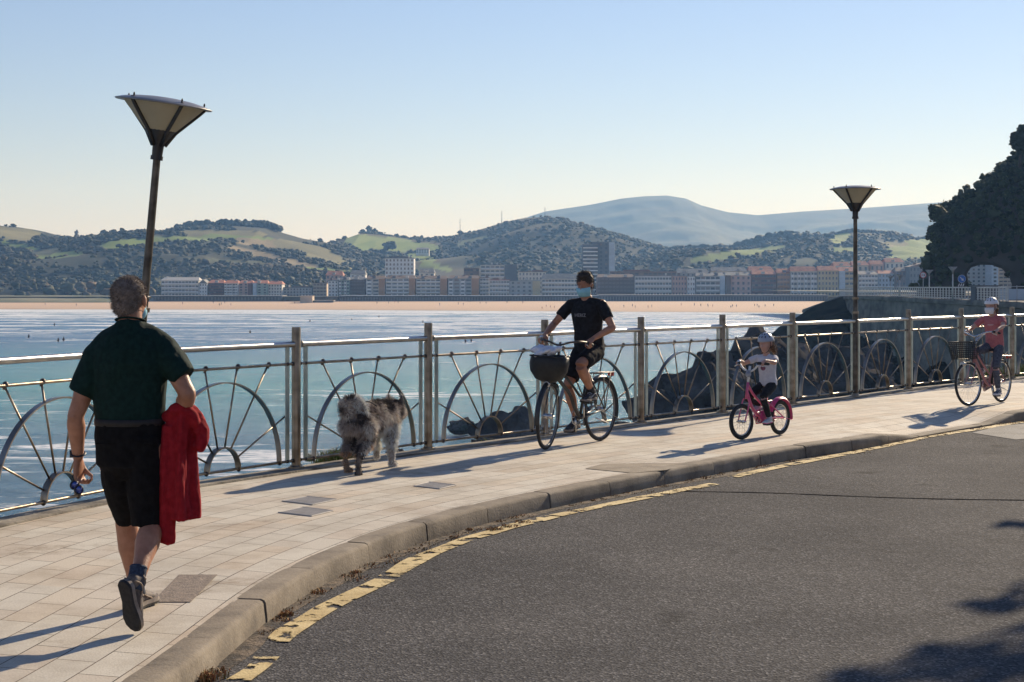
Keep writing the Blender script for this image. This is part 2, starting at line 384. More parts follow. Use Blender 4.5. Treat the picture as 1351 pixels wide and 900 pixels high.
def paving(m,t,b):
    tc=nd(t,'ShaderNodeTexCoord')
    bk=nd(t,'ShaderNodeTexBrick'); bk.offset=.5; bk.squash=1
    # bricks run along Y: swap axes
    cx=nd(t,'ShaderNodeVectorMath',operation='ADD'); cx.inputs[1].default_value=(0,0,0); t.links.new(tc.outputs['UV'],cx.inputs[0])
    t.links.new(cx.outputs[0],bk.inputs['Vector']); bk.inputs['Scale'].default_value=1; bk.inputs['Brick Width'].default_value=.42; bk.inputs['Row Height'].default_value=.21
    bk.inputs['Mortar Size'].default_value=.0036; bk.inputs['Mortar Smooth'].default_value=.2; bk.inputs['Bias'].default_value=-.35
    bk.inputs['Color1'].default_value=(.60,.56,.465,1); bk.inputs['Color2'].default_value=(.555,.475,.375,1); bk.inputs['Mortar'].default_value=(.20,.16,.12,1)
    # some pink slabs via a coarse cell noise
    vo=nd(t,'ShaderNodeTexWhiteNoise',noise_dimensions='2D'); sn=nd(t,'ShaderNodeVectorMath',operation='SNAP'); sn.inputs[1].default_value=(.84,.21,1); t.links.new(cx.outputs[0],sn.inputs[0]); t.links.new(sn.outputs[0],vo.inputs[0])
    r0=nd(t,'ShaderNodeValToRGB'); r0.color_ramp.interpolation='CONSTANT'; e=r0.color_ramp.elements; e[0].color=(1,1,1,1); e[0].position=0; e[1].position=.76; e[1].color=(.985,.94,.90,1); q=e.new(.35); q.color=(.95,.95,.955,1); q=e.new(.95); q.color=(.87,.84,.81,1)
    t.links.new(vo.outputs['Value'],r0.inputs[0])
    mx=nd(t,'ShaderNodeMix',data_type='RGBA',blend_type='MULTIPLY'); mx.inputs[0].default_value=1; t.links.new(bk.outputs['Color'],mx.inputs[6]); t.links.new(r0.outputs[0],mx.inputs[7])
    n=nd(t,'ShaderNodeTexNoise'); n.inputs['Scale'].default_value=1.3; n.inputs['Detail'].default_value=9; n.inputs['Roughness'].default_value=.7; t.links.new(tc.outputs['Object'],n.inputs['Vector'])
    r=nd(t,'ShaderNodeValToRGB'); t.links.new(n.outputs['Fac'],r.inputs[0]); r.color_ramp.elements[0].position=.3; r.color_ramp.elements[0].color=(.70,.66,.62,1); r.color_ramp.elements[1].position=.55; r.color_ramp.elements[1].color=(1.05,1.05,1.05,1)
    mx2=nd(t,'ShaderNodeMix',data_type='RGBA',blend_type='MULTIPLY'); mx2.inputs[0].default_value=1; t.links.new(mx.outputs[2],mx2.inputs[6]); t.links.new(r.outputs[0],mx2.inputs[7])
    n2=nd(t,'ShaderNodeTexNoise'); n2.inputs['Scale'].default_value=90; n2.inputs['Detail'].default_value=3; t.links.new(tc.outputs['Object'],n2.inputs['Vector'])
    r4=nd(t,'ShaderNodeValToRGB'); t.links.new(n2.outputs['Fac'],r4.inputs[0]); r4.color_ramp.elements[0].position=.3; r4.color_ramp.elements[0].color=(.84,.82,.8,1); r4.color_ramp.elements[1].position=.65
    mx3=nd(t,'ShaderNodeMix',data_type='RGBA',blend_type='MULTIPLY'); mx3.inputs[0].default_value=1; t.links.new(mx2.outputs[2],mx3.inputs[6]); t.links.new(r4.outputs[0],mx3.inputs[7])
    n5=nd(t,'ShaderNodeTexNoise'); n5.inputs['Scale'].default_value=2.6; n5.inputs['Detail'].default_value=5; t.links.new(tc.outputs['Object'],n5.inputs['Vector'])
    r5=nd(t,'ShaderNodeValToRGB'); t.links.new(n5.outputs['Fac'],r5.inputs[0]); r5.color_ramp.elements[0].position=.46; r5.color_ramp.elements[0].color=(0,0,0,1); r5.color_ramp.elements[1].position=.60
    mm=nd(t,'ShaderNodeMath',operation='MULTIPLY'); t.links.new(r5.outputs[0],mm.inputs[0]); t.links.new(bk.outputs['Fac'],mm.inputs[1])
    mx4=nd(t,'ShaderNodeMix',data_type='RGBA'); t.links.new(mm.outputs[0],mx4.inputs[0]); t.links.new(mx3.outputs[2],mx4.inputs[6]); mx4.inputs[7].default_value=(.035,.027,.02,1)
    n6=nd(t,'ShaderNodeTexNoise'); n6.inputs['Scale'].default_value=.8; n6.inputs['Detail'].default_value=10; n6.inputs['Roughness'].default_value=.75; t.links.new(tc.outputs['Object'],n6.inputs['Vector'])
    r6=nd(t,'ShaderNodeValToRGB'); t.links.new(n6.outputs['Fac'],r6.inputs[0]); r6.color_ramp.elements[0].position=.34; r6.color_ramp.elements[0].color=(.62,.57,.52,1); r6.color_ramp.elements[1].position=.43; r6.color_ramp.elements[1].color=(1,1,1,1)
    mx5=nd(t,'ShaderNodeMix',data_type='RGBA',blend_type='MULTIPLY'); mx5.inputs[0].default_value=1; t.links.new(mx4.outputs[2],mx5.inputs[6]); t.links.new(r6.outputs[0],mx5.inputs[7])
    t.links.new(mx5.outputs[2],b.inputs['Base Color'])
    bp=nd(t,'ShaderNodeBump'); bp.inputs['Strength'].default_value=.5; bp.inputs['Distance'].default_value=.004; t.links.new(n2.outputs['Fac'],bp.inputs['Height'])
    bp2=nd(t,'ShaderNodeBump',invert=True); bp2.inputs['Strength'].default_value=.8; bp2.inputs['Distance'].default_value=.006; t.links.new(bk.outputs['Fac'],bp2.inputs['Height']); t.links.new(bp.outputs[0],bp2.inputs['Normal']); t.links.new(bp2.outputs[0],b.inputs['Normal'])
M['paving']=mat('stone_paving',(.5,.45,.38),rough=.82,extra=paving,spec=.3)
po=setp(g.obj('promenade',M['paving'],None,True),kind='structure')
uvl=po.data.uv_layers.new(name='UVMap'); vi=np.empty(len(po.data.loops),dtype=np.int32); po.data.loops.foreach_get('vertex_index',vi); uvl.data.foreach_set('uv',np.array(UVs,dtype=np.float32)[vi].ravel())
# concrete coping under the railing and the sea wall below it
g=G(); E=edge
for i,q in enumerate(E):
    t=tang(E,i); n=V((-t.y,t.x,0))     # sea side
    for dx,z in ((-.15,-.05),(-.15,.012),(-.145,.018),(.10,.018),(.12,.0),(.12,-.16),(.06,-.18),(.5,-11.5)):
        g.v.append(tuple(q+n*dx+V((0,0,z+.003*mnoise.noise(q*3)))))
for i in range(len(E)-1):
    for k in range(7): a=i*8+k; g.f.append((a,a+1,a+9,a+8)); g.m.append(0)
M['coping']=mat('stained_coping',(.10,.085,.065),(.34,.30,.23),3.5,.9,0,.7,40)
setp(g.obj('sea_wall',M['coping'],None,True,sharp=40),'stained concrete sea wall and coping carrying the steel railing','sea wall')
# dark repair slabs and inspection covers
g=G(); z=.0045
for L in ([(201,794),(252,794),(287,758),(236,758)],):
    g.add([gp(a,b,z) for a,b in L],[(0,1,2,3)])
M['dark_slab']=mat('dark_slab',(.17,.135,.105),(.27,.215,.165),22,.85,0,.5,80)
setp(g.obj('paving_repair',M['dark_slab'],None,False),kind='structure')
g=G()
L=[(772,618),(795,612),(848,611),(905,611),(880,620),(835,624)]
g.add([gp(a,b,z) for a,b in L],[tuple(range(6))]); M['stain']=mat('earth_patch',(.20,.165,.12),(.31,.26,.19),5,.9,0,.4,60)
setp(g.obj('paving_repair',M['stain'],None,False),kind='structure')
def cover(L,label):
    a,b,c,d=[gp(x,y,.004) for x,y in L]; cen=(a+b+c+d)/4
    t=empty('inspection_cover',label,'inspection cover',(cen.x,cen.y,0),0,'metal covers let into the promenade')
    g=G(); q=[p-V((cen.x,cen.y,0)) for p in (a,b,c,d)]; g.add(q,[(0,1,2,3)]); 
    if g: g.obj('plate',M['cover_plate'],t,False)
    r=G()
    u=(q[1]-q[0]); v=(q[3]-q[0]); n=13
    for k in range(1,n):
        p0=q[0]+u*(k/n)+v*.04; p1=q[0]+u*(k/n)+v*.96
        r.tube([p0+V((0,0,.0002)),p1+V((0,0,.0002))],.0028,4)
        p0=q[0]+v*(k/n)+u*.04; p1=q[0]+v*(k/n)+u*.96
        r.tube([p0+V((0,0,.0002)),p1+V((0,0,.0002))],.0028,4)
    r.obj('tread_ribs',M['cover_rib'],t,False)
    f=G()
    for i in range(4): f.tube([q[i]+V((0,0,.0002)),q[(i+1)%4]+V((0,0,.0002))],.004,4)
    f.obj('rim',M['cover_rib'],t,False)
M['cover_plate']=mat('cast_iron_plate',(.34,.31,.26),(.42,.385,.33),20,.8,.0)
M['cover_rib']=mat('cast_iron_ribs',(.44,.40,.34),(.52,.48,.42),20,.75,.0)
cover([(372,661),(412,666),(445,659),(405,655)],'ribbed metal cover in the paving, upper of the two lying close together')
cover([(367,676),(411,681),(440,674),(399,669)],'ribbed metal cover in the paving, lower of the two lying close together')
cover([(546,641),(580,645),(602,640),(566,636)],'ribbed metal cover lying alone on the paving before the bicycle shadow')
# dry weeds in the gutter
def tuft(V_,F_,C_,c,n,h,spread,cols):
    for k in range(n):
        a=random.uniform(0,2*PI); r=spread*math.sqrt(random.random()); b0=V((c.x+r*math.cos(a),c.y+r*math.sin(a)*1.2,c.z))
        hh=h*random.uniform(.4,1.1); lean=V((random.uniform(-1,1),random.uniform(-1,1),0))*hh*.7
        wd=V((random.uniform(-1,1),random.uniform(-1,1),0)).normalized()*random.uniform(.002,.005)
        i=len(V_); m=b0+lean*.4+V((0,0,hh*.7)); e=b0+lean+V((0,0,hh*random.uniform(.6,1)))
        V_ += [b0-wd,b0+wd,m+wd*.8,m-wd*.8,e]; F_ += [(i,i+1,i+2,i+3),(i+3,i+2,i+4,i+4)]
        col=random.choice(cols); C_ += [col]*5
def attr_mat(name,rough=.8,trans=0,gain=1.0):
    def ex(m,t,b):
        a=nd(t,'ShaderNodeVertexColor'); a.layer_name='Col'; t.links.new(a.outputs['Color'],b.inputs['Base Color'])
    return mat(name,(.5,.5,.5),rough=rough,extra=ex,spec=.2)
M['vcol']=attr_mat('foliage_colours')
def blades(name,spots,cols,label,cat,kind='stuff'):
    v,f,c=[],[],[]
    for (pt,n,h,s) in spots: tuft(v,f,c,pt,n,h,s,cols)
    tri=[]
    for q in f:
        if q[2]==q[3] or len(set(q))==3: tri.append((q[0],q[1],q[2]))
        else: tri += [(q[0],q[1],q[2]),(q[0],q[2],q[3])]
    me=catmesh(name,[tuple(x) for x in v],tri,M['vcol'],False,cols=np.array(c)); o=link(name,me); return setp(o,label,cat,kind=kind)
dry=[(.30,.13,.05),(.38,.20,.08),(.22,.10,.05),(.42,.27,.12),(.16,.13,.05)]
spots=[]
for x,y,n_,h,s in ((275,893,340,.05,.10),(268,898,200,.06,.08),(378,812,200,.035,.08),(370,818,120,.03,.1),(421,783,160,.035,.08),(470,764,120,.03,.08),(520,742,100,.025,.08),(560,727,90,.02,.1),(600,712,70,.02,.1),(652,700,110,.03,.1),(672,696,140,.04,.09),(690,690,110,.03,.1),(760,674,60,.02,.1),(860,652,60,.02,.15),(905,645,60,.02,.15),(1085,605,50,.02,.2),(1130,597,50,.02,.2)):
    spots.append((gp(x,y,ROADZ),int(n_*random.uniform(.3,.9)),h*random.uniform(.5,1),s*random.uniform(.5,1.3)))
for k in range(150):
    i=random.randrange(int(KN*.22),int(KN*.85)); q=kerb[i]+KR[i]*random.uniform(.0,.05+.05*random.random()); q.z=ROADZ+.002
    spots.append((q,random.randint(6,40),random.uniform(.008,.022),random.uniform(.02,.10)))
blades('dry_weeds',spots,dry,'low rust brown dried weeds growing in the gutter against the kerb','weeds')
# ================================================================ railing and lamps
M['steel_arch']=mat('bronzed_steel',(.22,.18,.14),(.36,.32,.27),5,.34,1.,.15,120)
R_=empty('railing','waist high steel railing of arches and spokes along the sea side of the promenade','railing',tuple(posts[IA]))
O=posts[IA]
def post_mesh(g,h=1.31,r=.042):
    g.tube([(0,0,0),(0,0,h-.012),(0,0,h)],[r,r,r*.93],18)
    return g
pm=post_mesh(G()).mesh('post',[M['steel_warm']]); pm.set_sharp_from_angle(angle=math.radians(40))
fl=G(); fl.cyl((0,0,.004),(0,0,.02),.075,seg=18); fl.cyl((0,0,.02),(0,0,.03),.06,.05,seg=18)
for k in range(4): fl.cyl((.06*math.cos(k*PI/2+.78),.06*math.sin(k*PI/2+.78),.02),(.06*math.cos(k*PI/2+.78),.06*math.sin(k*PI/2+.78),.034),.008,seg=6)
flm=fl.mesh('post_foot',[M['steel_warm']],False)
for i,q in enumerate(posts):
    if i in LAMP_I: continue
    o=link('post',pm,R_); o.location=q-O+V((0,0,.014))
    f=link('post_foot',flm,o)
# one bay, local x from post to post (centre at origin), z up
L2=RS/2
def bay():
    ps=[]
    g=G(); g.tube([(-L2+.075,0,1.165),(L2-.045,0,1.165)],.027,14,roundcap=False); g.cyl((-L2+.065,0,1.165),(-L2+.085,0,1.165),.033,seg=14); ps.append(('handrail',g,'steel'))
    for z in (.985,.09): g=G(); g.cyl((-L2+.05,0,z),(L2-.05,0,z),.0125,seg=10); ps.append(('cross_rail',g,'steel_warm'))
    for s in (-1,1):
        g=G(); x=s*(L2-.13); g.box((x,0,.615),(.05,.012,1.07)); ps.append(('side_bar',g,'bar'))
    def arch(R,wd,th):
        g=G(); n=36
        for k in range(n+1):
            a=PI*k/n; c,s_=math.cos(a),math.sin(a)
            for rr,y in ((R,-wd/2),(R,wd/2),(R-th,wd/2),(R-th,-wd/2)): g.v.append((rr*c,y,.09+rr*s_))
        for k in range(n):
            for j in range(4): a=k*4+j;b=k*4+(j+1)%4; g.f.append((a,b,b+4,a+4)); g.m.append(0)
        g.f += [(3,2,1,0),tuple(n*4+j for j in range(4))]; g.m+=[0,0]; return g
    ps.append(('large_arch',arch(.775,.05,.012),'steel_arch')); ps.append(('small_arch',arch(.21,.06,.012),'steel_warm'))
    for s in (-1,1):
        for dx in (.21,.63):
            g=G(); ps.append(('spoke',g,'steel_warm')); a=math.atan2(.895,dx); g.cyl((s*.205*math.cos(a),.018,.09+.205*math.sin(a)),(s*dx,.018,.985),.0085,seg=8)
        a=math.radians(25); xe=L2-.13; g=G(); ps.append(('spoke',g,'steel_warm')); g.cyl((s*.205*math.cos(a),.018,.09+.205*math.sin(a)),(s*xe,.018,.09+.42),.0085,seg=8)
    class K:
        def ell(s_,*a): g=G(); g.ell(*a); ps.append(('knob',g,'knob'))
    gk=K()
    for s in (-1,1):
        for dx in (.21,.63):
            g=G(); ps.append(('knob',g,'knob')); g.ell((s*dx,.006,.992),(.022,.022,.024)); g.cyl((s*dx,.018,.955),(s*dx,.018,.985),.013,seg=8)
        for r in (.21,.775): gk.ell((s*r,0,.085),(.02,.02,.022))
        for z in (.985,.09): gk.ell((s*(L2-.13),0,z),(.018,.02,.018)); gk.ell((s*(L2-.055),0,z),(.016,.02,.02))
        gk.ell((s*(L2-.13),.012,.51),(.013,.013,.013))
    return [(n,g.mesh(n,[M[m]],n!='side_bar'),) for n,g,m in ps]
bm_=bay()
for n,me in bm_:
    if n in('large_arch','small_arch','handrail','cross_rail'): me.set_sharp_from_angle(angle=math.radians(40))
for i in range(len(posts)-1):
    a,b=posts[i],posts[i+1]; c=(a+b)/2; t=b-a
    e=bpy.data.objects.new('arch_panel',None); sc.collection.objects.link(e); e.parent=R_; e.location=c-O; e.rotation_euler=(0,0,math.atan2(t.y,t.x))
    for n,me in bm_: link(n,me,e)
# street lamps: pole rises from the rail line, cup shaped lantern with dark ribs and cream panels
M['panel']=mat('cream_lantern_panel',(.42,.37,.26),(.55,.49,.36),4,.45,0,.1,30)
def panelx(m,t,b):
    b.inputs['Transmission Weight'].default_value=0
    tl=nd(t,'ShaderNodeBsdfTranslucent'); tl.inputs[0].default_value=(.78,.70,.50,1); mx=nd(t,'ShaderNodeMixShader'); mx.inputs[0].default_value=.55
    t.links.new(b.outputs[0],mx.inputs[1]); t.links.new(tl.outputs[0],mx.inputs[2]); t.links.new(mx.outputs[0],t.nodes['Material Output'].inputs[0])
M['panel']=mat('cream_lantern_panel',(.62,.56,.40),(.72,.66,.50),4,.45,extra=panelx)
M['lamp_top']=mat('lamp_disc_metal',(.22,.21,.20),(.32,.31,.30),6,.4,.5)
M['pole_dark']=mat('dark_lamp_pole',(.055,.045,.035),(.13,.11,.085),9,.35,.8,.15,120)
def lamp(loc,label,tilt=None,headtilt=None,phase=0.4,base_rot=0):
    t=empty('street_lamp',label,'street lamp',loc,0,'street lamps on the railing')
    if tilt: t.rotation_euler=tilt
    g=G(); H=2.80
    g.tube([(0,0,.014),(0,0,1.30),(0,0,1.33),(0,0,H)],[.044,.044,.036,.030],18)
    g.obj('pole',M['pole_dark'],t,sharp=40)
    g=G(); g.cyl((0,0,.004),(0,0,.022),.10,seg=20); g.cyl((0,0,.022),(0,0,.06),.062,.05,seg=18)
    for z in (1.28,1.50): g.cyl((0,0,z),(0,0,z+.035),.052,seg=18)
    g.obj('collar',M['steel_warm'],t,sharp=40)
    h=bpy.data.objects.new('lantern',None); sc.collection.objects.link(h); h.parent=t; h.location=(0,0,H)
    if headtilt: h.rotation_euler=headtilt
    g=G(); g.cyl((0,0,-.06),(0,0,-.025),.050,seg=20); g.tube([(0,0,-.03),(0,0,.055),(0,0,.075),(0,0,.185)],[.042,.046,.052,.125],22); g.obj('cup',M['black_paint'],h,sharp=50)
    g=G(); prof=[(.115,.175),(.172,.235),(.235,.30),(.290,.358),(.325,.398)]
    n=48
    for r,z in prof:
        for k in range(n): q=2*PI*k/n; g.v.append((r*math.cos(q),r*math.sin(q),z))
    for i in range(len(prof)-1):
        for k in range(n): l=(k+1)%n; g.f.append((i*n+k,i*n+l,(i+1)*n+l,(i+1)*n+k)); g.m.append(0)
    g.obj('panel',M['panel'],h)
    g=G()
    for k in range(5):
        q=phase+2*PI*k/5; c,s=math.cos(q),math.sin(q)
        path=[V((.05*c,.05*s,.06))]+[V(((r+.006)*c,(r+.006)*s,z)) for r,z in prof]+[V((.33*c,.33*s,.42))]
        g.tube(path,[(.016,.020)]*len(path),6,ref=V((-s,c,0)))
        g.ell((.325*c,.325*s,.435),(.008,.008,.018))
    g.obj('rib',M['black_paint'],h)
    g=G(); pr=[(.0,.455),(.12,.45),(.24,.438),(.33,.420),(.388,.402),(.392,.398),(.382,.390),(.325,.397)]
    for r,z in pr:
        for k in range(n): q=2*PI*k/n; g.v.append((max(r,.001)*math.cos(q),max(r,.001)*math.sin(q),z))
    for i in range(len(pr)-1):
        for k in range(n): l=(k+1)%n; g.f.append((i*n+k,i*n+l,(i+1)*n+l,(i+1)*n+k)); g.m.append(0)
    g.obj('disc',M['black_paint'] if False else M['lamp_top'],h)
    g=G(); g.torus((0,0,.397),(0,0,1),.385,.008,48,6); g.obj('rim',M['black_paint'],h)
    return t
# pole leaning to the right in the photograph
q=posts[IA-1]
lamp((q.x-.10,q.y,0),'leaning street lamp with a dark ribbed cup lantern behind the man with the jacket',tilt=(math.radians(1.5),math.radians(5.4),0),headtilt=(math.radians(1.0),math.radians(2.6),0),phase=.35)
q=posts[IA+6]
lamp(tuple(q),'upright street lamp in the railing between the small child and the girl on bicycles',phase=-PI/2+.62)
# ================================================================ sea, beach, town, hills
SEA=-11.0
def fbm(P,scale,octv=4,seed=0.0):
    out=np.empty(len(P))
    for i,p in enumerate(P): out[i]=mnoise.fractal(V((p[0]*scale+seed,p[1]*scale,p[2]*scale+seed)),1.0,2.0,octv)
    return out
def sheet(name,x0,x1,y0,y1,z,m,nx=2,ny=2,zf=None):
    g=G()
    for j in range(ny):
        for i in range(nx):
            x=x0+(x1-x0)*i/(nx-1); y=y0+(y1-y0)*j/(ny-1); g.v.append((x,y,zf(x,y) if zf else z))
    for j in range(ny-1):
        for i in range(nx-1): a=j*nx+i; g.f.append((a,a+1,a+1+nx,a+nx)); g.m.append(0)
    o=g.obj(name,m,None,True); return setp(o,kind='structure')
def seamat(m,t,b):
    L=t.links; tc=nd(t,'ShaderNodeTexCoord'); P=tc.outputs['Object']; sx=nd(t,'ShaderNodeSeparateXYZ'); L.new(P,sx.inputs[0])
    def noise(sc_,stretch,det=6,ro=.6,dist=0):
        mp=nd(t,'ShaderNodeMapping'); mp.inputs['Scale'].default_value=stretch; L.new(P,mp.inputs[0]); n=nd(t,'ShaderNodeTexNoise'); n.inputs['Scale'].default_value=sc_; n.inputs['Detail'].default_value=det; n.inputs['Roughness'].default_value=ro; n.inputs['Distortion'].default_value=dist; L.new(mp.outputs[0],n.inputs['Vector']); return n
    def ramp(src,stops):
        r=nd(t,'ShaderNodeValToRGB'); e=r.color_ramp.elements
        while len(e)<len(stops): e.new(.5)
        for q,(p,c) in zip(e,stops): q.position=p; q.color=(*c,1) if isinstance(c,tuple) else (c,c,c,1)
        L.new(src,r.inputs[0]); return r
    def math_(op,a,b_,c_=None):
        n=nd(t,'ShaderNodeMath',operation=op)
        for i,q in enumerate((a,b_,c_)):
            if q is None: continue
            if isinstance(q,(int,float)): n.inputs[i].default_value=q
            else: L.new(q,n.inputs[i])
        return n.outputs[0]
    # depth of water: shallow sand bars turn it turquoise
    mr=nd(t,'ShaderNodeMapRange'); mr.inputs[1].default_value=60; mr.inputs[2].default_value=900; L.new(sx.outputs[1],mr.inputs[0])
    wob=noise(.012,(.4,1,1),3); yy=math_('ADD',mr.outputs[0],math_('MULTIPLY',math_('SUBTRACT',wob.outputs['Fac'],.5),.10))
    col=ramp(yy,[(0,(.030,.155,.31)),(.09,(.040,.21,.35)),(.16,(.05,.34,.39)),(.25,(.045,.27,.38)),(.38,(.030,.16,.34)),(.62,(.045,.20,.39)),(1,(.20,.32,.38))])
    # foam: long broken streaks parallel to the shore plus surf
    f1=noise(.17,(.36,1,1),10,.66,1.3); f2=noise(.035,(.40,1,1),5,.55,.8)
    th=ramp(yy,[(0,.535),(.07,.53),(.14,.575),(.22,.625),(.33,.605),(.44,.555),(.55,.53),(.66,.52),(.78,.49),(.88,.42),(1,.30)])
    comb=math_('ADD',math_('MULTIPLY',f1.outputs['Fac'],.62),math_('MULTIPLY',f2.outputs['Fac'],.38))
    foam=math_('MULTIPLY',math_('SUBTRACT',comb,math_('SUBTRACT',th.outputs[0],.012)),22.0); cl=nd(t,'ShaderNodeClamp'); L.new(foam,cl.inputs[0])
    ph=math_('ADD',math_('MULTIPLY',sx.outputs[1],2*PI/46),math_('MULTIPLY',f2.outputs['Fac'],17.0)); sn_=math_('SINE',ph,None)
    zone=ramp(yy,[(0,.0),(.40,0.0),(.50,.9),(.72,1.0),(1,1.0)]); l1=nd(t,'ShaderNodeClamp'); L.new(math_('MULTIPLY',math_('SUBTRACT',sn_,.42),4.0),l1.inputs[0])
    l2=nd(t,'ShaderNodeClamp'); L.new(math_('MULTIPLY',math_('SUBTRACT',f1.outputs['Fac'],.40),10.0),l2.inputs[0])
    lines=math_('MULTIPLY',math_('MULTIPLY',l1.outputs[0],l2.outputs[0]),zone.outputs[0])
    f3=noise(1.6,(.5,1,1),5,.7); brk=ramp(f3.outputs['Fac'],[(.34,.25),(.58,1.0)])
    fm=math_('MAXIMUM',math_('MULTIPLY',cl.outputs[0],brk.outputs[0]),lines)
    b.inputs['Roughness'].default_value=.22; b.inputs['IOR'].default_value=1.33
    L.new(col.outputs[0],b.inputs['Base Color'])
    w1=noise(.60,(.45,1,1),9,.70,.5); w2=noise(.10,(.25,1,1),4,.5,.2)
    h=math_('ADD',math_('MULTIPLY',w1.outputs['Fac'],1.0),math_('MULTIPLY',w2.outputs['Fac'],3.2))
    bp=nd(t,'ShaderNodeBump'); bp.inputs['Strength'].default_value=1; bp.inputs['Distance'].default_value=1.5; L.new(h,bp.inputs['Height']); L.new(bp.outputs[0],b.inputs['Normal'])
    d=nd(t,'ShaderNodeBsdfDiffuse'); d.inputs[0].default_value=(.80,.82,.82,1)
    mx=nd(t,'ShaderNodeMixShader'); L.new(fm,mx.inputs[0]); L.new(b.outputs[0],mx.inputs[1]); L.new(d.outputs[0],mx.inputs[2]); L.new(mx.outputs[0],t.nodes['Material Output'].inputs[0])
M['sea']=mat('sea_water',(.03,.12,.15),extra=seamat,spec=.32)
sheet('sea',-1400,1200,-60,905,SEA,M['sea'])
# breaking waves: low real ridges of white water
def sandmat(m,t,b):
    tc=nd(t,'ShaderNodeTexCoord'); sx=nd(t,'ShaderNodeSeparateXYZ'); t.links.new(tc.outputs['Object'],sx.inputs[0])
    n=nd(t,'ShaderNodeTexNoise'); n.inputs['Scale'].default_value=.03; n.inputs['Detail'].default_value=5; t.links.new(tc.outputs['Object'],n.inputs['Vector'])
    ma=nd(t,'ShaderNodeMath',operation='MULTIPLY_ADD'); t.links.new(n.outputs['Fac'],ma.inputs[0]); ma.inputs[1].default_value=.6; t.links.new(sx.outputs[2],ma.inputs[2])
    mr=nd(t,'ShaderNodeMapRange'); mr.inputs[1].default_value=SEA-.3+.2; mr.inputs[2].default_value=SEA+3.6; t.links.new(ma.outputs[0],mr.inputs[0])
    r=nd(t,'ShaderNodeValToRGB'); e=r.color_ramp.elements; e[0].color=(.26,.19,.14,1); e[0].position=.08; e[1].position=.22; e[1].color=(.52,.36,.235,1); q=e.new(.7); q.color=(.60,.42,.28,1); t.links.new(mr.outputs[0],r.inputs[0]); t.links.new(r.outputs[0],b.inputs['Base Color'])
M['sand']=mat('beach_sand',(.5,.36,.24),rough=.95,extra=sandmat,bump=.3,bscale=.3)
def shore(x): return float(np.interp(x,[-1400,-300,-100,10,70,136,300],[900,882,862,812,788,760,720]))
def beach_z(x,y): y0=shore(x); return SEA-.25+4.1*max(0,(y-y0+5)/(1005-y0))**.9
g=G(); nx_,ny_=160,16
for j in range(ny_):
    for i in range(nx_):
        x=-1400+1900*i/(nx_-1); y0=shore(x)-5; y=y0+(1000-y0)*(j/(ny_-1)); g.v.append((x,y,beach_z(x,y)+.10*mnoise.noise(V((x*.02,y*.05,0)))))
for j in range(ny_-1):
    for i in range(nx_-1): a=j*nx_+i; g.f.append((a,a+1,a+1+nx_,a+nx_)); g.m.append(0)
setp(g.obj('beach',M['sand'],None,True),kind='structure')
M['flat']=mat('town_ground',(.06,.07,.045),(.14,.13,.09),.02,.95)
sheet('town_ground',-5500,5500,986,8200,-4.6,M['flat'])
# green dunes behind the beach at far left
def dune(x0,x1,d0,d1,zt,name,m):
    g=G(); nx,ny=70,10
    for j in range(ny):
        for i in range(nx):
            x=x0+(x1-x0)*i/(nx-1); y=d0+(d1-d0)*j/(ny-1); e=math.sin(PI*j/(ny-1))**.6*min(1,min(i,nx-1-i)/6)
            g.v.append((x,y,-8+ (zt+8)*e*(1+.25*mnoise.noise(V((x*.03,y*.05,0))))))
    for j in range(ny-1):
        for i in range(nx-1): a=j*nx+i; g.f.append((a,a+1,a+1+nx,a+nx)); g.m.append(0)
    return setp(g.obj(name,m,None),kind='structure')
M['dune']=mat('dune_grass',(.10,.12,.055),(.25,.23,.13),.06,.95,ramp=(.4,.6),stretch=(.5,1,1))
dune(-560,-225,968,1060,-4.3,'dunes',M['dune'])
dune(-700,-500,975,1080,-4.8,'dunes',M['dune'])
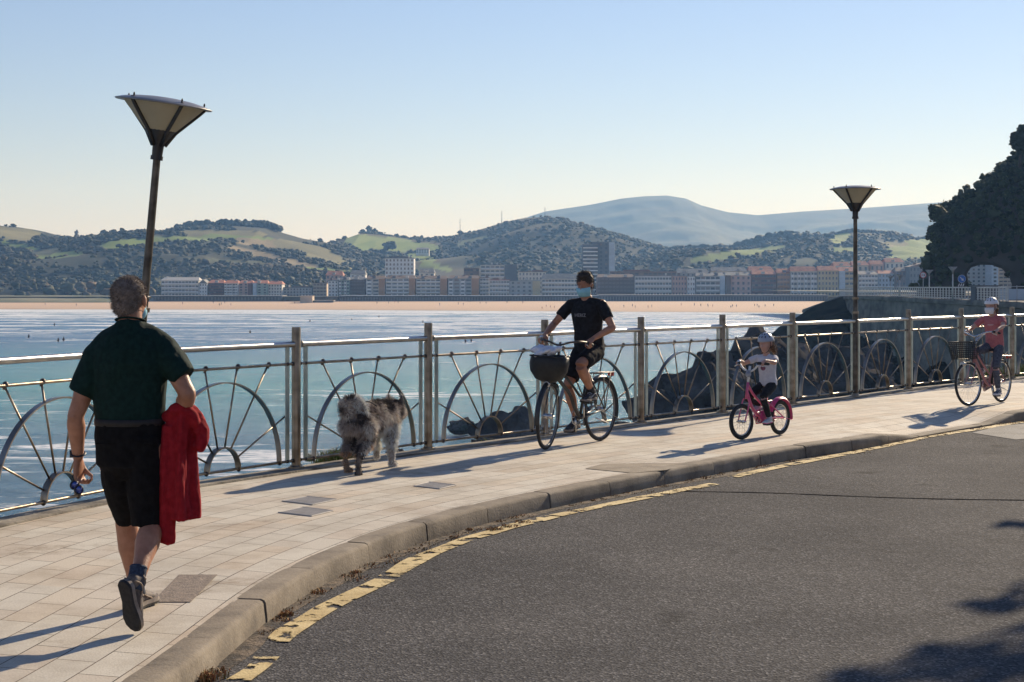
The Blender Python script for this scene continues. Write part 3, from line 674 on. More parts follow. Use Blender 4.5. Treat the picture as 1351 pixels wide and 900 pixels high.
# hills --------------------------------------------------------
def interp(prof,x): return float(np.interp(x,[p[0] for p in prof],[p[1] for p in prof]))
woodpts=[]
def hill(name,prof,D0,D,x0,x1,fields,base_cols,zb=-6,nx=420,ny=56,rough=1.0,expo=.85,woods=None,seed=0,backd=300):
    xs=np.linspace((x0-CX)*D/FPX,(x1-CX)*D/FPX,nx); Vs=[];C=[]
    for j in range(ny):
        t=j/(ny-9) if j<ny-8 else 1+(j-(ny-9))/8*.35
        for x in xs:
            zr=EYE-(interp(prof,CX+x/D*FPX)-HZ)*D/FPX
            y=D0+(D-D0)*t if t<=1 else D+(t-1)/.35*backd
            f=(t**expo if t<=1 else 1-((t-1)/.35)**2*.9)
            nz=mnoise.fractal(V((x*.004+seed,y*.006,seed)),1,2,5)*13*rough*math.sin(PI*min(1,t))**.7
            fold=mnoise.noise(V((x*.0022+seed*3,y*.0012,1)))*26*rough*math.sin(PI*min(1,t))
            z=zb+(zr-zb)*f+nz+fold - abs(mnoise.noise(V((x*.006,y*.004,seed+5))))*9*rough*math.sin(PI*min(1,t))
            zlim=EYE+(zr-EYE)*(y/D)*(.985 if t<.97 else 1.0)
            if t<1 and zr>0: z=min(z,zlim)
            Vs.append((x,y,max(z,zb)))
    for (x,y,z) in Vs:
        pxx=CX+x/y*FPX; pyy=HZ-(z-EYE)/y*FPX
        n=mnoise.fractal(V((x*.012,y*.008,z*.02+seed)),1,2,4); c=np.array(base_cols[0])*(1-ss(min(1,max(0,n*1.6+.5))))+np.array(base_cols[1])*ss(min(1,max(0,n*1.6+.5)))
        wood=True; dn=mnoise.noise(V((x*.01,y*.008,4)))
        if woods in (1,2): q_=.92*ss(min(1,max(0,(dn+.42)/.35))); c=c*(1-q_)+np.array((.017,.024,.014))*q_
        for (cx,cy,rx,ry,a,col) in fields:
            ca,sa=math.cos(math.radians(a)),math.sin(math.radians(a)); dx=pxx-cx; dy=pyy-cy
            u=(dx*ca+dy*sa)/rx; v=(-dx*sa+dy*ca)/ry
            if u*u*u*u+v*v*v*v<1+.5*mnoise.noise(V((x*.03,y*.03,z*.05))): c=np.array(col)*(1+.18*mnoise.noise(V((x*.05,y*.02,0)))); wood=False
        C.append(c)
        if wood and y<=D+20 and x0-20<pxx<x1+20: woodpts.append((x,y,z,woods or 0))
    F=[]
    for j in range(ny-1):
        for i in range(nx-1): a=j*nx+i; F.append((a,a+1,a+1+nx,a+nx))
    me=catmesh(name,Vs,F,M['hill'],True,cols=np.array(C)); o=link(name,me); return setp(o,kind='structure')
M['hill']=attr_mat('hillside',.95)
GR=(.17,.235,.055); GR2=(.23,.29,.08); OL=(.20,.185,.085); TAN=(.25,.20,.11); DK=(.030,.042,.020); MID=(.065,.075,.035)
prof_far=[(-400,400),(430,398),(540,360),(620,322),(670,298),(700,285),(720,279),(780,270),(820,262),(850,259),(880,258),(905,262),(925,271),(960,280),(1000,284),(1060,279),(1130,275),(1200,270),(1240,267),(1300,270),(1500,285),(1900,300)]
hill('mountain',prof_far,3600,5000,330,1560,[(1100,303,120,7,-3,(.075,.09,.045)),(900,300,90,7,8,(.05,.065,.035)),(1000,318,90,6,2,(.08,.09,.05))],((.022,.032,.02),(.045,.055,.03)),nx=420,ny=60,rough=1.5,seed=3.3,woods=3,backd=700)
prof_mid=[(-300,330),(430,330),(440,323),(460,316),(485,307),(505,309),(520,311),(560,316),(600,312),(640,301),(665,293),(690,288),(720,286),(745,289),(765,295),(800,306),(850,321),(890,337),(930,347),(1000,356),(1200,362)]
hill('hill',prof_mid,1330,2050,400,1120,[(500,320,44,9,6,GR2),(548,326,30,6,4,GR),(556,340,18,5,5,GR),(575,352,22,3,12,GR),(470,330,26,6,-20,GR),(622,318,22,3,-16,(.12,.15,.06)),(652,372,20,8,10,MID)],((.034,.044,.023),(.080,.070,.040)),seed=8.1,woods=2,nx=400)
prof_right=[(700,372),(800,352),(850,336),(880,330),(920,329),(960,328),(985,322),(1005,317),(1020,312),(1045,310),(1060,308),(1095,309),(1120,305),(1150,306),(1180,309),(1205,315),(1235,315),(1300,312),(1500,300),(1800,300)]
hill('hill',prof_right,1330,1850,800,1560,[(950,338,38,5,-8,GR),(1010,330,26,4,-8,GR),(1062,345,20,3,0,MID),(1108,314,14,8,0,GR2),(1112,330,16,4,0,GR),(1206,329,34,13,-8,GR),(1180,322,18,3,0,OL)],((.026,.036,.020),(.06,.066,.034)),seed=5.7,woods=2,nx=360,expo=.75)
prof_left=[(-400,300),(-100,290),(0,298),(25,300),(45,303),(75,311),(95,315),(130,319),(160,314),(200,310),(232,304),(260,299),(300,297),(340,299),(356,300),(372,307),(400,315),(430,320),(460,326),(490,336),(520,350),(560,366),(620,384),(700,392)]
hill('hill',prof_left,1120,1700,-420,640,[(20,308,34,8,6,OL),(168,321,38,5,-6,GR),(75,337,34,3.5,-4,GR),(25,325,26,3,10,GR),(240,315,50,3,0,GR),(290,308,60,4,1,OL),(320,314,50,3,4,GR),(350,322,40,5,8,TAN),(400,328,40,7,12,OL),(360,340,60,4,14,TAN),(440,342,44,7,16,OL),(425,357,26,3,6,GR),(455,360,30,2.5,5,GR),(60,332,22,4,-8,MID),(300,345,60,3,4,MID)],((.028,.038,.022),(.055,.058,.032)),seed=1.1,woods=1,nx=560,ny=64)
# woods: many tree crowns standing on the hillsides
ico=None
def ico_mesh(sub=1):
    import bmesh
    bm=bmesh.new(); bmesh.ops.create_icosphere(bm,subdivisions=sub,radius=1); v=np.array([q.co[:] for q in bm.verts]); f=np.array([[x.index for x in q.verts] for q in bm.faces]); bm.free(); return v,f
IV,IF=ico_mesh(2)
def clumps(name,P,R,cols,m,seed=0,flat=.8,rough=.35,label=None,cat=None,kind='stuff',vf=None):
    r=np.random.default_rng(seed); v0,f0=vf if vf else (IV,IF); n=len(P); nv=len(v0)
    Vs=np.empty((n*nv,3)); C=np.empty((n*nv,3))
    for i in range(n):
        s=R[i]*np.array([r.uniform(.8,1.25),r.uniform(.8,1.25),flat*r.uniform(.8,1.4)]); w=v0*(1+rough*(r.random((nv,1))-.5)*2)
        a=r.uniform(0,6.28); ca,sa=math.cos(a),math.sin(a); w=np.stack([w[:,0]*ca-w[:,1]*sa,w[:,0]*sa+w[:,1]*ca,w[:,2]],1)
        Vs[i*nv:(i+1)*nv]=w*s+np.array(P[i])
        C[i*nv:(i+1)*nv]=np.array(cols[i])*(1+.25*(r.random((nv,1))-.5))
    F=(f0[None]+np.arange(n)[:,None,None]*nv).reshape(-1,3)
    me=catmesh(name,Vs,F,m,False,cols=C); o=link(name,me)
    if label: setp(o,label,cat,kind=kind)
    return o
r=np.random.default_rng(3); wp=np.array(woodpts)
greens=[(.030,.045,.020),(.045,.058,.026),(.06,.065,.028),(.085,.070,.035),(.024,.036,.018),(.11,.075,.04)]
for kindid,cnt,rad,lab in ((1,12000,(1.0,2.7),'dark scrub and woodland covering the long hill behind the beach at the left'),(2,13000,(1.1,2.9),'mixed autumn woodland covering the middle hills behind the town')):
    W=wp[wp[:,3]==kindid]; W=W[W[:,1]>1140]
    den=np.array([mnoise.noise(V((q[0]*.01,q[1]*.008,4))) for q in W]); W=W[den+r.random(len(W))*.30>-.10]
    idx=r.choice(len(W),min(cnt,len(W)),replace=False); Wq=W[idx]; P=Wq[:,:3]+r.normal(0,2.5,(len(Wq),3))*[1,1,.2]; R=r.uniform(rad[0],rad[1],len(Wq))*r.choice([.6,.8,1,1.15],len(Wq))
    col=[]
    for q in P:
        k=mnoise.noise(V((q[0]*.008,q[1]*.008,9)))+r.normal(0,.16); gq=greens[min(5,max(0,int((k+.45)*5.5)))]; col.append(tuple(.45*a_+.55*b_ for a_,b_ in zip(gq,(.032,.040,.022))))
    clumps('woods',P+[0,0,.8],R,col,M['vcol'],kindid,rough=.6,flat=.6,vf=ico_mesh(1) if False else None,label=lab,cat='woods')
# skyline trees that can be told apart
def tree(x,y_base,d,h,wd,label,col,kind='round',group='trees along the hill crests',name='hill_tree'):
    b=px(x,y_base,d); t=empty(name,label,'tree',tuple(b),0,group)
    g=G(); g.tube([(0,0,-1.5),(0,0,h*.35),(0.1,0,h*.7)],[h*.035,h*.028,h*.015],7); g.obj('trunk',M['bark'],t)
    rr=np.random.default_rng(int(x*7)); n=26; P=[];R=[]
    for k in range(n):
        a=rr.uniform(0,6.28); u=rr.uniform(0,1); zz=h*(.32+.62*u) if kind!='flat' else h*(.62+.3*u); q=wd/2*math.sqrt(rr.random())*(math.sin(PI*min(1,(.15+u*.8)))**.7)
        P.append((q*math.cos(a),q*math.sin(a),zz)); R.append(wd*.17*rr.uniform(.6,1.25))
    o=clumps('crown',P,R,[col]*n,M['vcol'],int(x)); o.parent=t
    return t
M['bark']=mat('bark',(.04,.03,.022),(.10,.08,.06),6,.95)
tree(136,319,1690,12,10,'round dark tree on the left crest, nearer the meadow edge of a pair',(.035,.045,.022))
tree(149,318,1690,12,10,'tall thin crowned tree beside the round dark one on the left crest',(.045,.05,.026),'flat')
tree(101,317,1695,11,5,'slender bare looking tree standing alone on the far left skyline',(.07,.06,.045))
tree(235,305,1700,7,9,'small dark tree at the left end of the flat topped crest',(.03,.04,.02))
for k,(x,y,h,wd) in enumerate([(487,308,9,9),(495,309,7,8),(478,311,8,8),(547,318,7,7),(556,319,8,6),(565,319,6,7),(515,331,10,16),(607,314,9,9)]):
    tree(x,y,2040 if k!=6 else 1850,h,wd,['bushy tree highest on the green meadow hill','small round tree just beside the highest on the green hill','darker tree on the left shoulder of the green meadow hill','low tree in the saddle between the two middle hills','taller narrow tree in the saddle between the two middle hills','low spreading tree at the right end of the saddle','large dark tree clump standing in the bright meadow above the white tower','bushy tree on the crest beside the thin mast'][k],(.045,.06,.025))
# pine row on the flat topped hill: one dark belt
P=[];Rr=[]
for k in range(230):
    x=r.uniform(232,372); b=px(x,interp(prof_left,x)+.4,1695+r.uniform(-8,20)); P.append((b.x,b.y,b.z+r.uniform(0,4.5))); Rr.append(r.uniform(2,3.6))
clumps('pine_belt',P,Rr,[(.022,.033,.016)]*len(P),M['vcol'],11,label='long dark belt of pines along the flat top of the left hill',cat='woods')
P=[];Rr=[]
for k in range(520):
    x=r.uniform(1042,1096); yy=r.uniform(312,333); b=px(x,yy,1800+r.uniform(-10,10)); P.append(tuple(b)); Rr.append(r.uniform(3,4.6))
clumps('plantation',P,Rr,[(.020,.034,.020)]*len(P),M['vcol'],12,label='dense dark block of conifers between green fields above the red roofs',cat='woods')
P=[];Rr=[]
for k in range(420):
    x=r.uniform(862,1045); b=px(x,interp(prof_right,x)+r.uniform(-2,5),1840); P.append(tuple(b)); Rr.append(r.uniform(2.5,4.8))
for k in range(120):
    x=r.uniform(1098,1240); b=px(x,interp(prof_right,x)+r.uniform(-.5,2),1845); P.append(tuple(b)); Rr.append(r.uniform(2,3.6))
clumps('crest_trees',P,Rr,[(.026,.040,.022)]*len(P),M['vcol'],13,label='uneven line of trees along the crest of the right hills',cat='woods')
# trees between and in front of the houses of the town
P=[];Rr=[];col=[]
for k in range(420):
    x=r.uniform(20,1240); b=px(x,r.uniform(375,392),r.uniform(1090,1240)); P.append(tuple(b)); Rr.append(r.uniform(1.6,4.2)); col.append(greens[r.integers(0,6)])
clumps('town_trees',P,Rr,col,M['vcol'],14,label='scattered dark garden trees between the houses behind the beach',cat='trees')
# masts
M['mast']=mat('mast_metal',(.25,.25,.26),rough=.5,metal=.6)
def mast(x,yb,yt,d,label):
    b=px(x,yb,d); h=(yb-yt)*d/FPX; t=empty('radio_mast',label,'radio mast',tuple(b),0,'radio masts on the hills')
    g=G(); g.tube([(0,0,-2),(0,0,h)],[.55,.2],6); g.obj('pole',M['mast'],t)
    g=G()
    for z in (.62,.78,.9): g.cyl((-1.0,0,h*z),(1.0,0,h*z),.22,seg=5)
    g.obj('antenna',M['mast'],t)
mast(607,314,288,2035,'thin radio mast left of the wooded summit, over the bushy tree')
mast(662,294,278,2050,'thin radio mast on the shoulder just below the wooded summit')
mast(719,287,273,2050,'thin radio mast at the very top of the wooded hill')
# ================================================================ town buildings
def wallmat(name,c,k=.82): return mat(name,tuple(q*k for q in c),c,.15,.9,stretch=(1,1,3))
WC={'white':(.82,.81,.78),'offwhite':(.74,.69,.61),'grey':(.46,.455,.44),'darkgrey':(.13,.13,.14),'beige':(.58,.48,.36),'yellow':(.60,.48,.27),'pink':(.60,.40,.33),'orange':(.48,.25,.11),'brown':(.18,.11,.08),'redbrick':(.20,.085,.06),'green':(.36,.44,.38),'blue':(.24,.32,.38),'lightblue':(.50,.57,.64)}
for k,c in WC.items(): M['w_'+k]=wallmat('wall_'+k,c)
M['roof_red']=mat('roof_red',(.32,.10,.055),(.52,.20,.11),.5,.85); M['roof_grey']=mat('roof_grey',(.12,.12,.12),(.22,.22,.21),.5,.8); M['roof_brown']=mat('roof_brown',(.12,.075,.05),(.2,.13,.09),.5,.85); M['roof_pale']=mat('roof_pale',(.42,.41,.38),(.52,.5,.46),.5,.8)
M['glass']=mat('window_glass',(.03,.035,.042),(.07,.08,.09),.4,.25); M['shutter']=mat('shutters',(.16,.11,.08),(.24,.18,.14),.4,.7); M['trimw']=mat('white_trim',(.74,.73,.70),(.82,.81,.78),.5,.8)
wg=G(); wg.box((0,0,0),(1,.16,1)); WIN={k:wg.mesh('window',[M[m]],False) for k,m in (('g','glass'),('s','shutter'))}
bg_=G(); bg_.box((0,0,0),(1,1,1)); 
def building(name,label,x0,x1,yt,d,wall,roof='flat',rc='roof_grey',floors=4,bays=None,style='win',yb=391.5,dep=13,cat='building',group=None,side=None,yoff=0,pent=None,chim=0,win='g',gr=1.5):
    a=px(x0,yb,d); b=px(x1,yt,d); W=b.x-a.x; H=b.z-a.z; t=empty(name,label,cat,((a.x+b.x)/2,d,a.z),0,group)
    g=G(); g.box((0,dep/2,H/2-1.5),(W,dep,H+3)); wo=g.obj('wall',M['w_'+wall],t,False)
    bays=bays or max(2,int(round(W/3.4))); fh=H/floors; bw=W/bays
    if side:
        g=G(); sw=W*side[1]; g.box((( W/2-sw/2) if side[2]>0 else (-W/2+sw/2),-.5,H/2-1.45),(sw,1.6,H+3.1)); g.obj('side_wall',M['w_'+side[0]],t,False)
    lo,hi=(-W/2,W/2)
    if side: 
        if side[2]>0: hi-=W*side[1]
        else: lo+=W*side[1]
        bays=max(2,int(round((hi-lo)/3.4))); bw=(hi-lo)/bays
    kinds=[random.random() for _ in range(bays)]
    if bays*floors>96: bays=max(2,96//floors); bw=(hi-lo)/bays
    for f in range(floors):
        for k in range(bays):
            x=lo+bw*(k+.5); z=fh*(f+.52); o=link('window',WIN['s' if (random.random()<.22 or win=='s') else 'g'],t)
            o.location=(x,-.05,z); o.scale=((bw*.42 if style=='win' else bw*.80),1,fh*(.5 if style!='band' else .46))
    if style in('balc','band'):
        for f in range(floors):
            g=G(); g.box(((lo+hi)/2,-.62,fh*f+.25+fh*.10),((hi-lo)*.96,1.2,fh*.30)); o=g.obj('balcony',M['trimw'] if wall in('white','offwhite','darkgrey','grey') else M['w_'+wall],t,False)
    if style=='bay':
        for k in range(0,bays,2):
            g=G(); g.box((lo+bw*(k+.5),-.7,H*.5),(bw*.72,1.3,H*.86)); g.obj('bay',M['trimw'],t,False)
            for f in range(floors):
                o=link('window',WIN['g'],t); o.location=(lo+bw*(k+.5),-1.37,fh*(f+.55)); o.scale=(bw*.55,1,fh*.45)
    R=G()
    if roof=='flat':
        R.box((0,dep/2,H+.25),(W+.7,dep+.9,.5))
    elif roof=='gable':     # ridge along x
        h=gr+.6; y0,y1=-.8,dep+.6; R.add([(-W/2-.4,y0,H),(W/2+.4,y0,H),(W/2+.4,y1,H),(-W/2-.4,y1,H),(-W/2+.8,dep/2,H+h),(W/2-.8,dep/2,H+h)],[(0,1,5,4),(1,2,5),(2,3,4,5),(3,0,4),(3,2,1,0)])
    elif roof=='front':     # gable facing the sea
        R.add([(-W/2-.4,-.6,H),(W/2+.4,-.6,H),(0,-.6,H+2.6),(-W/2-.4,dep+.4,H),(W/2+.4,dep+.4,H),(0,dep+.4,H+2.6)],[(0,1,2),(3,5,4),(0,2,5,3),(1,4,5,2),(0,3,4,1)])
    ro=R.obj('roof',M[rc],t,False)
    if roof in('gable',) :
        for k in range(max(1,int(W/9))):
            if random.random()<.75:
                g=G(); x=-W/2+W*(k+.5)/max(1,int(W/9))+random.uniform(-1,1); g.box((x,.9,H+.9),(2.0,1.8,1.3)); g.box((x,1,H+1.65),(2.4,2.2,.2)); g.obj('dormer',M[random.choice(['w_offwhite','w_grey','roof_pale','w_darkgrey'])],ro,False)
    for k in range(chim or random.choice([1,2])):
        g=G(); x=random.uniform(-W*.4,W*.4); g.box((x,dep*.5,H+(1.6 if roof!='flat' else 1.1)),(random.uniform(.8,1.8),1.2,1.8)); g.obj('chimney',M[random.choice(['w_offwhite','w_grey','w_brown'])],ro,False)
    if pent:
        g=G(); g.box((pent[0]*W,dep/2,H+pent[2]/2),(pent[1]*W,dep*.6,pent[2])); g.obj('penthouse',M['w_'+pent[3]],t,False)
    return t
B=building; D=1030
SF='houses along the seafront'
ab='apartment_building'
B('beach_hotel','long white hotel with a pale roof and continuous balconies, leftmost building on the seafront',213,262,370,D,'white','gable','roof_pale',4,11,'band',group=SF,chim=1)
B('gabled_house','small white arched house joined to the right end of the long hotel',263,273,374,D,'white','front','roof_grey',4,3,'win',group=SF)
B(ab,'red brown brick apartments between the small arched house and the white red-roofed block',275,295,373.5,D+4,'redbrick','gable','roof_red',5,6,'balc',group=SF)
B(ab,'white red-roofed apartments beside the pink seafront block',296,314,374,D,'white','gable','roof_red',5,5,'bay',group=SF)
B(ab,'narrow pink apartment house squeezed among the colourful red-roofed row',315,333,374,D+3,'pink','gable','roof_red',5,5,'win',group=SF,side=('redbrick',.3,1))
B(ab,'pale green and blue apartment house in the colourful red-roofed row',334,353,374,D,'green','gable','roof_red',5,6,'win',group=SF,side=('lightblue',.25,-1))
B(ab,'cream red-roofed house at the right end of the colourful seafront row',354,372,375,D+2,'offwhite','gable','roof_red',4,5,'win',group=SF)
B(ab,'low dull grey block right of the colourful seafront row',374,411,380,D+8,'grey','flat','roof_grey',3,9,'win',group=SF,pent=(.1,.5,1.2,'brown'))
B(ab,'narrow beige house with brown shutters left of the small white block',413,431,374,D+10,'beige','flat','roof_brown',4,4,'balc',group=SF,win='s')
B(ab,'small plain white block at the left end of the grey-roofed terrace',433,446,370.5,D,'white','flat','roof_grey',5,3,'win',group=SF)
B(ab,'pale green bay-fronted house in the grey-roofed terrace',447,461,369.5,D-2,'green','gable','roof_grey',5,4,'bay',group=SF)
B(ab,'brown shuttered house between the pale green and the white-bayed terrace houses',462,482,369,D+2,'brown','gable','roof_grey',5,5,'balc',group=SF,win='s')
B(ab,'white-bayed house with a warm orange side wall, leftmost of the orange-walled row',483,508,368,D,'offwhite','gable','roof_brown',5,6,'bay',group=SF,side=('orange',.32,1))
B(ab,'pale wide-windowed block with an orange side wall, below the white tower',509,548,367.5,D,'white','gable','roof_brown',5,9,'balc',group=SF,side=('orange',.21,1))
B(ab,'cream block with a bright orange side wall, just right of the white tower',549,590,368,D,'offwhite','gable','roof_brown',5,9,'balc',group=SF,side=('orange',.22,1))
B(ab,'grey-white block with arched roof caps ending the orange-walled row',591,632,367.5,D,'grey','gable','roof_brown',5,9,'bay',group=SF,side=('orange',.24,1))
B(ab,'slim white five-storey house right after the orange-walled row',633,645,367,D+3,'white','flat','roof_brown',5,3,'balc',group=SF)
B(ab,'white block with a small red roof hut left of the yellowish house',646,672,370,D,'white','flat','roof_red',4,7,'balc',group=SF,pent=(-.2,.3,1.6,'redbrick'))
B(ab,'grey block with a yellowish end wall, left of the gabled grey-white house',673,713,371,D,'grey','flat','roof_grey',4,9,'win',group=SF,side=('yellow',.26,1))
B(ab,'grey-white house with a steep dark hipped roof left of the cyclist in black',715,766,368,D,'offwhite','gable','roof_grey',4,12,'balc',group=SF,gr=2.6)
B(ab,'dark brown brick block showing just right of the shoulder of the cyclist in black',788,837,366,D+6,'brown','gable','roof_brown',5,10,'balc',group=SF,win='s')
B(ab,'long white block striped by dark balcony openings, right of the dark brown block',838,886,364.5,D,'white','flat','roof_grey',4,12,'band',group=SF)
B(ab,'pinkish beige plain block beside the long white striped one',887,906,364.5,D,'pink','flat','roof_grey',4,5,'win',group=SF)
B(ab,'narrow pale white house between the pinkish block and the grey balconied one',907,917,365,D-2,'white','flat','roof_grey',4,3,'win',group=SF)
B(ab,'grey balconied block with a pale blue-white end, at the middle of the right seafront',918,956,364,D,'grey','gable','roof_grey',4,9,'balc',group=SF,side=('lightblue',.16,1))
B(ab,'plain rosy block with one dark column of windows, left of the dark red block',957,991,363.5,D,'pink','gable','roof_grey',4,8,'win',group=SF,side=('brown',.2,-1))
B(ab,'dark red brick block with a red tiled roof and tall balconies',992,1024,362,D,'redbrick','gable','roof_red',5,8,'balc',group=SF,gr=2.0)
B(ab,'brown and orange shuttered block squeezed beside the dark red brick one',1025,1042,360,D+1,'orange','gable','roof_red',5,4,'balc',group=SF,win='s',gr=2.2)
B(ab,'grey-white bay-fronted block under a high red roof',1043,1078,358,D,'offwhite','gable','roof_red',5,8,'bay',group=SF,gr=2.6)
B(ab,'pale yellow block with a red tiled roof just left of the upright lamp',1079,1106,357,D,'yellow','gable','roof_red',5,6,'win',group=SF,gr=2.4)
B(ab,'yellow ochre and blue block with a red tiled roof right behind the upright lamp pole',1107,1132,358,D,'yellow','gable','roof_red',5,6,'balc',group=SF,gr=2.2,side=('lightblue',.3,-1))
B(ab,'white block with a grey roof immediately right of the upright lamp pole',1133,1158,362,D,'white','gable','roof_grey',5,6,'balc',group=SF)
B(ab,'bluish white block beyond the far railing, left of the brown corner house',1159,1181,361,D+5,'lightblue','gable','roof_red',5,5,'win',group=SF)
B(ab,'brown corner house beyond the far railing with cream shutters',1182,1199,358,D,'brown','gable','roof_brown',5,4,'win',group=SF,gr=2)
B(ab,'dull grey house with a pitched roof half hidden by the dark cliff',1200,1236,352,D-10,'darkgrey','front','roof_brown',5,8,'win',group=SF)
BK='taller buildings behind the seafront'
B('tower_block','white ten-storey tower with brown window columns rising over the meadow hill foot',508,546,341,1130,'white','flat','roof_grey',9,8,'win',yb=390,group=BK,win='s',pent=(0,.6,1.6,'darkgrey'),dep=16)
B('tower_block','tallest tower block, dark with white balcony stripes, over the head of the cyclist in black',769,789,323,1160,'darkgrey','flat','roof_grey',13,4,'band',yb=388,group=BK,dep=14,pent=(.3,.5,2.2,'darkgrey'))
B('tower_block','dark slab with a white window strip joined to the tallest striped tower',789.6,811,320,1163,'darkgrey','flat','roof_grey',13,4,'win',yb=388,group=BK,dep=16,side=('lightblue',.36,1))
B(ab,'brown flat-roofed block behind the seafront, left of the long grey one',612,632,354,1110,'brown','flat','roof_grey',6,5,'balc',yb=388,group=BK)
B(ab,'long pale block with a blank grey end wall, standing high behind the seafront',634,682,350,1120,'offwhite','flat','roof_grey',7,10,'band',yb=388,group=BK,side=('darkgrey',.34,1))
B(ab,'low pale block with reddish roof huts behind the yellowish house',684,720,359,1110,'offwhite','flat','roof_brown',5,8,'win',yb=388,group=BK,pent=(.2,.4,1.4,'redbrick'))
B(ab,'long low brown-grey block with roof terraces behind the white striped one',806,892,359,1080,'brown','flat','roof_brown',5,14,'balc',yb=388,group=BK,pent=(-.1,.4,1.6,'redbrick'))
for k,(x0,x1,yt,wc,rc,lab) in enumerate([(893,935,360,'grey','roof_grey','grey block with pale attic windows behind the balconied seafront'),(938,985,358,'offwhite','roof_grey','wide off-white block peeping over the rosy seafront house'),(988,1020,357,'beige','roof_red','beige house with a bright terrace behind the dark red block'),
  (1100,1122,351,'white','roof_red','white red-roofed house stepped up behind the upright lamp'),(1124,1146,350,'beige','roof_red','beige red-roofed house just right of the upright lamp, upper row'),(1148,1166,349,'pink','roof_red','pink red-roofed house in the upper row right of the lamp'),(1168,1192,346,'offwhite','roof_red','cream house with the highest red roof left of the cliff'),
  (553,573,360,'offwhite','roof_grey','small pale house behind the arched roof caps'),(430,452,363,'pink','roof_red','small pinkish red-roofed villa left of the white tower'),(462,482,362,'white','roof_grey','small white villa at the foot of the meadow hill')]):
    B('town_house',lab,x0,x1,yt,1120+k*3,wc,'gable',rc,4,None,'win',yb=388,group='houses of the upper row behind the seafront',gr=2.4)
B('farmhouse','long low pale farmhouse high on the left hill crest beside the lamp',158,175,311,1690,'lightblue','gable','roof_grey',2,5,'win',yb=315,group='farmhouses on the hills')
B('farmhouse','pale low farm building in the meadow fold above the white tower',549,566,329,1800,'offwhite','gable','roof_grey',2,5,'win',yb=334,group='farmhouses on the hills')
B('farmhouse','small brown farmhouse below the meadow fold above the white tower',556,568,346,1600,'brown','gable','roof_brown',2,4,'win',yb=351,group='farmhouses on the hills')
# sea front wall with shaded colonnade and ramps
def bx(name,label,cat,x0,x1,yt,yb,d,dep,m,arr=0,roof=None):
    a=px(x0,yb,d); b=px(x1,yt,d); W=b.x-a.x; H=b.z-a.z; t=empty(name,label,cat,((a.x+b.x)/2,d,a.z))
    g=G(); g.box((0,dep/2,H/2-1),(W,dep,H+2)); g.obj('wall',M[m],t,False)
    g=G(); g.box((0,dep/2-.3,H+.15),(W+.4,dep+.6,.3)); g.obj('coping',M[roof or 'w_grey'],t,False)
    if arr:
        for k in range(arr): o=link('opening',WIN['g'],t); o.location=(-W/2+W*(k+.5)/arr,-.08,H*.5); o.scale=(W/arr*.55,1,H*.6)
    return t
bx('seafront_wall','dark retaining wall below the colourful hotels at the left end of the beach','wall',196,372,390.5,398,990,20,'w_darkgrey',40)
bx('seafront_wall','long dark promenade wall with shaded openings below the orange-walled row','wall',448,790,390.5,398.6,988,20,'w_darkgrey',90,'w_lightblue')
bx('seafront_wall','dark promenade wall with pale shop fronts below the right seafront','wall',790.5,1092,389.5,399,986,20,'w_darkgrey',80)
bx('beach_terrace','low beige beach bar terrace jutting onto the sand with its dark shaded side','beach bar',396,412,391,402,962,10,'w_beige',0,'w_beige')
bx('beach_terrace','low dark flat kiosk beside the beige beach terrace','kiosk',413,440,397,402,965,8,'w_darkgrey',0,'roof_pale')
g=G()
for (x0,x1,y) in ((230,270,399.2),(330,372,399.4),(410,450,400),(600,655,399.6),(740,800,399.4),(990,1040,400),(1035,1075,403)):
    a=px(x0,y,975); b=px(x1,y-1.2,978); g.box(((a.x+b.x)/2,976,(a.z+b.z)/2),(b.x-a.x,3.5,.7))
# ramps down to the sand
ri=0
for (x0,x1,y,lab) in ((610,652,399.5,'short pale ramp down to the sand below the arched roof caps'),(745,800,399.2,'pale ramp down to the sand behind the cyclist in black'),(1000,1042,400.5,'pale stepped ramp down to the sand nearest the dark rocks'),(424,452,400,'small pale ramp down to the sand beside the beach kiosk')):
    a=px(x0,y+1.2,974); b=px(x1,y-1.4,980); t=empty('beach_ramp',lab,'ramp',((a.x+b.x)/2,976,a.z-1),0,'ramps down to the beach'); W=b.x-a.x; h=b.z-a.z
    g=G(); g.add([(-W/2,0,0),(W/2,0,0),(W/2,0,h+1),(-W/2,0,1.1),(-W/2,3,0),(W/2,3,0),(W/2,3,h+1),(-W/2,3,1.1)],[(0,1,2,3),(5,4,7,6),(3,2,6,7),(1,5,6,2),(4,0,3,7)]); g.obj('slope',M['w_offwhite'],t,False)
    g=G(); g.tube([(-W/2,0,2.0),(W/2,0,h+1.9)],.05,5); 
    for k in range(9): g.cyl((-W/2+W*k/8,0,1+(h)*k/8),(-W/2+W*k/8,0,1.95+h*k/8),.04,seg=4)
    g.obj('handrail',M['mast'],t,False)
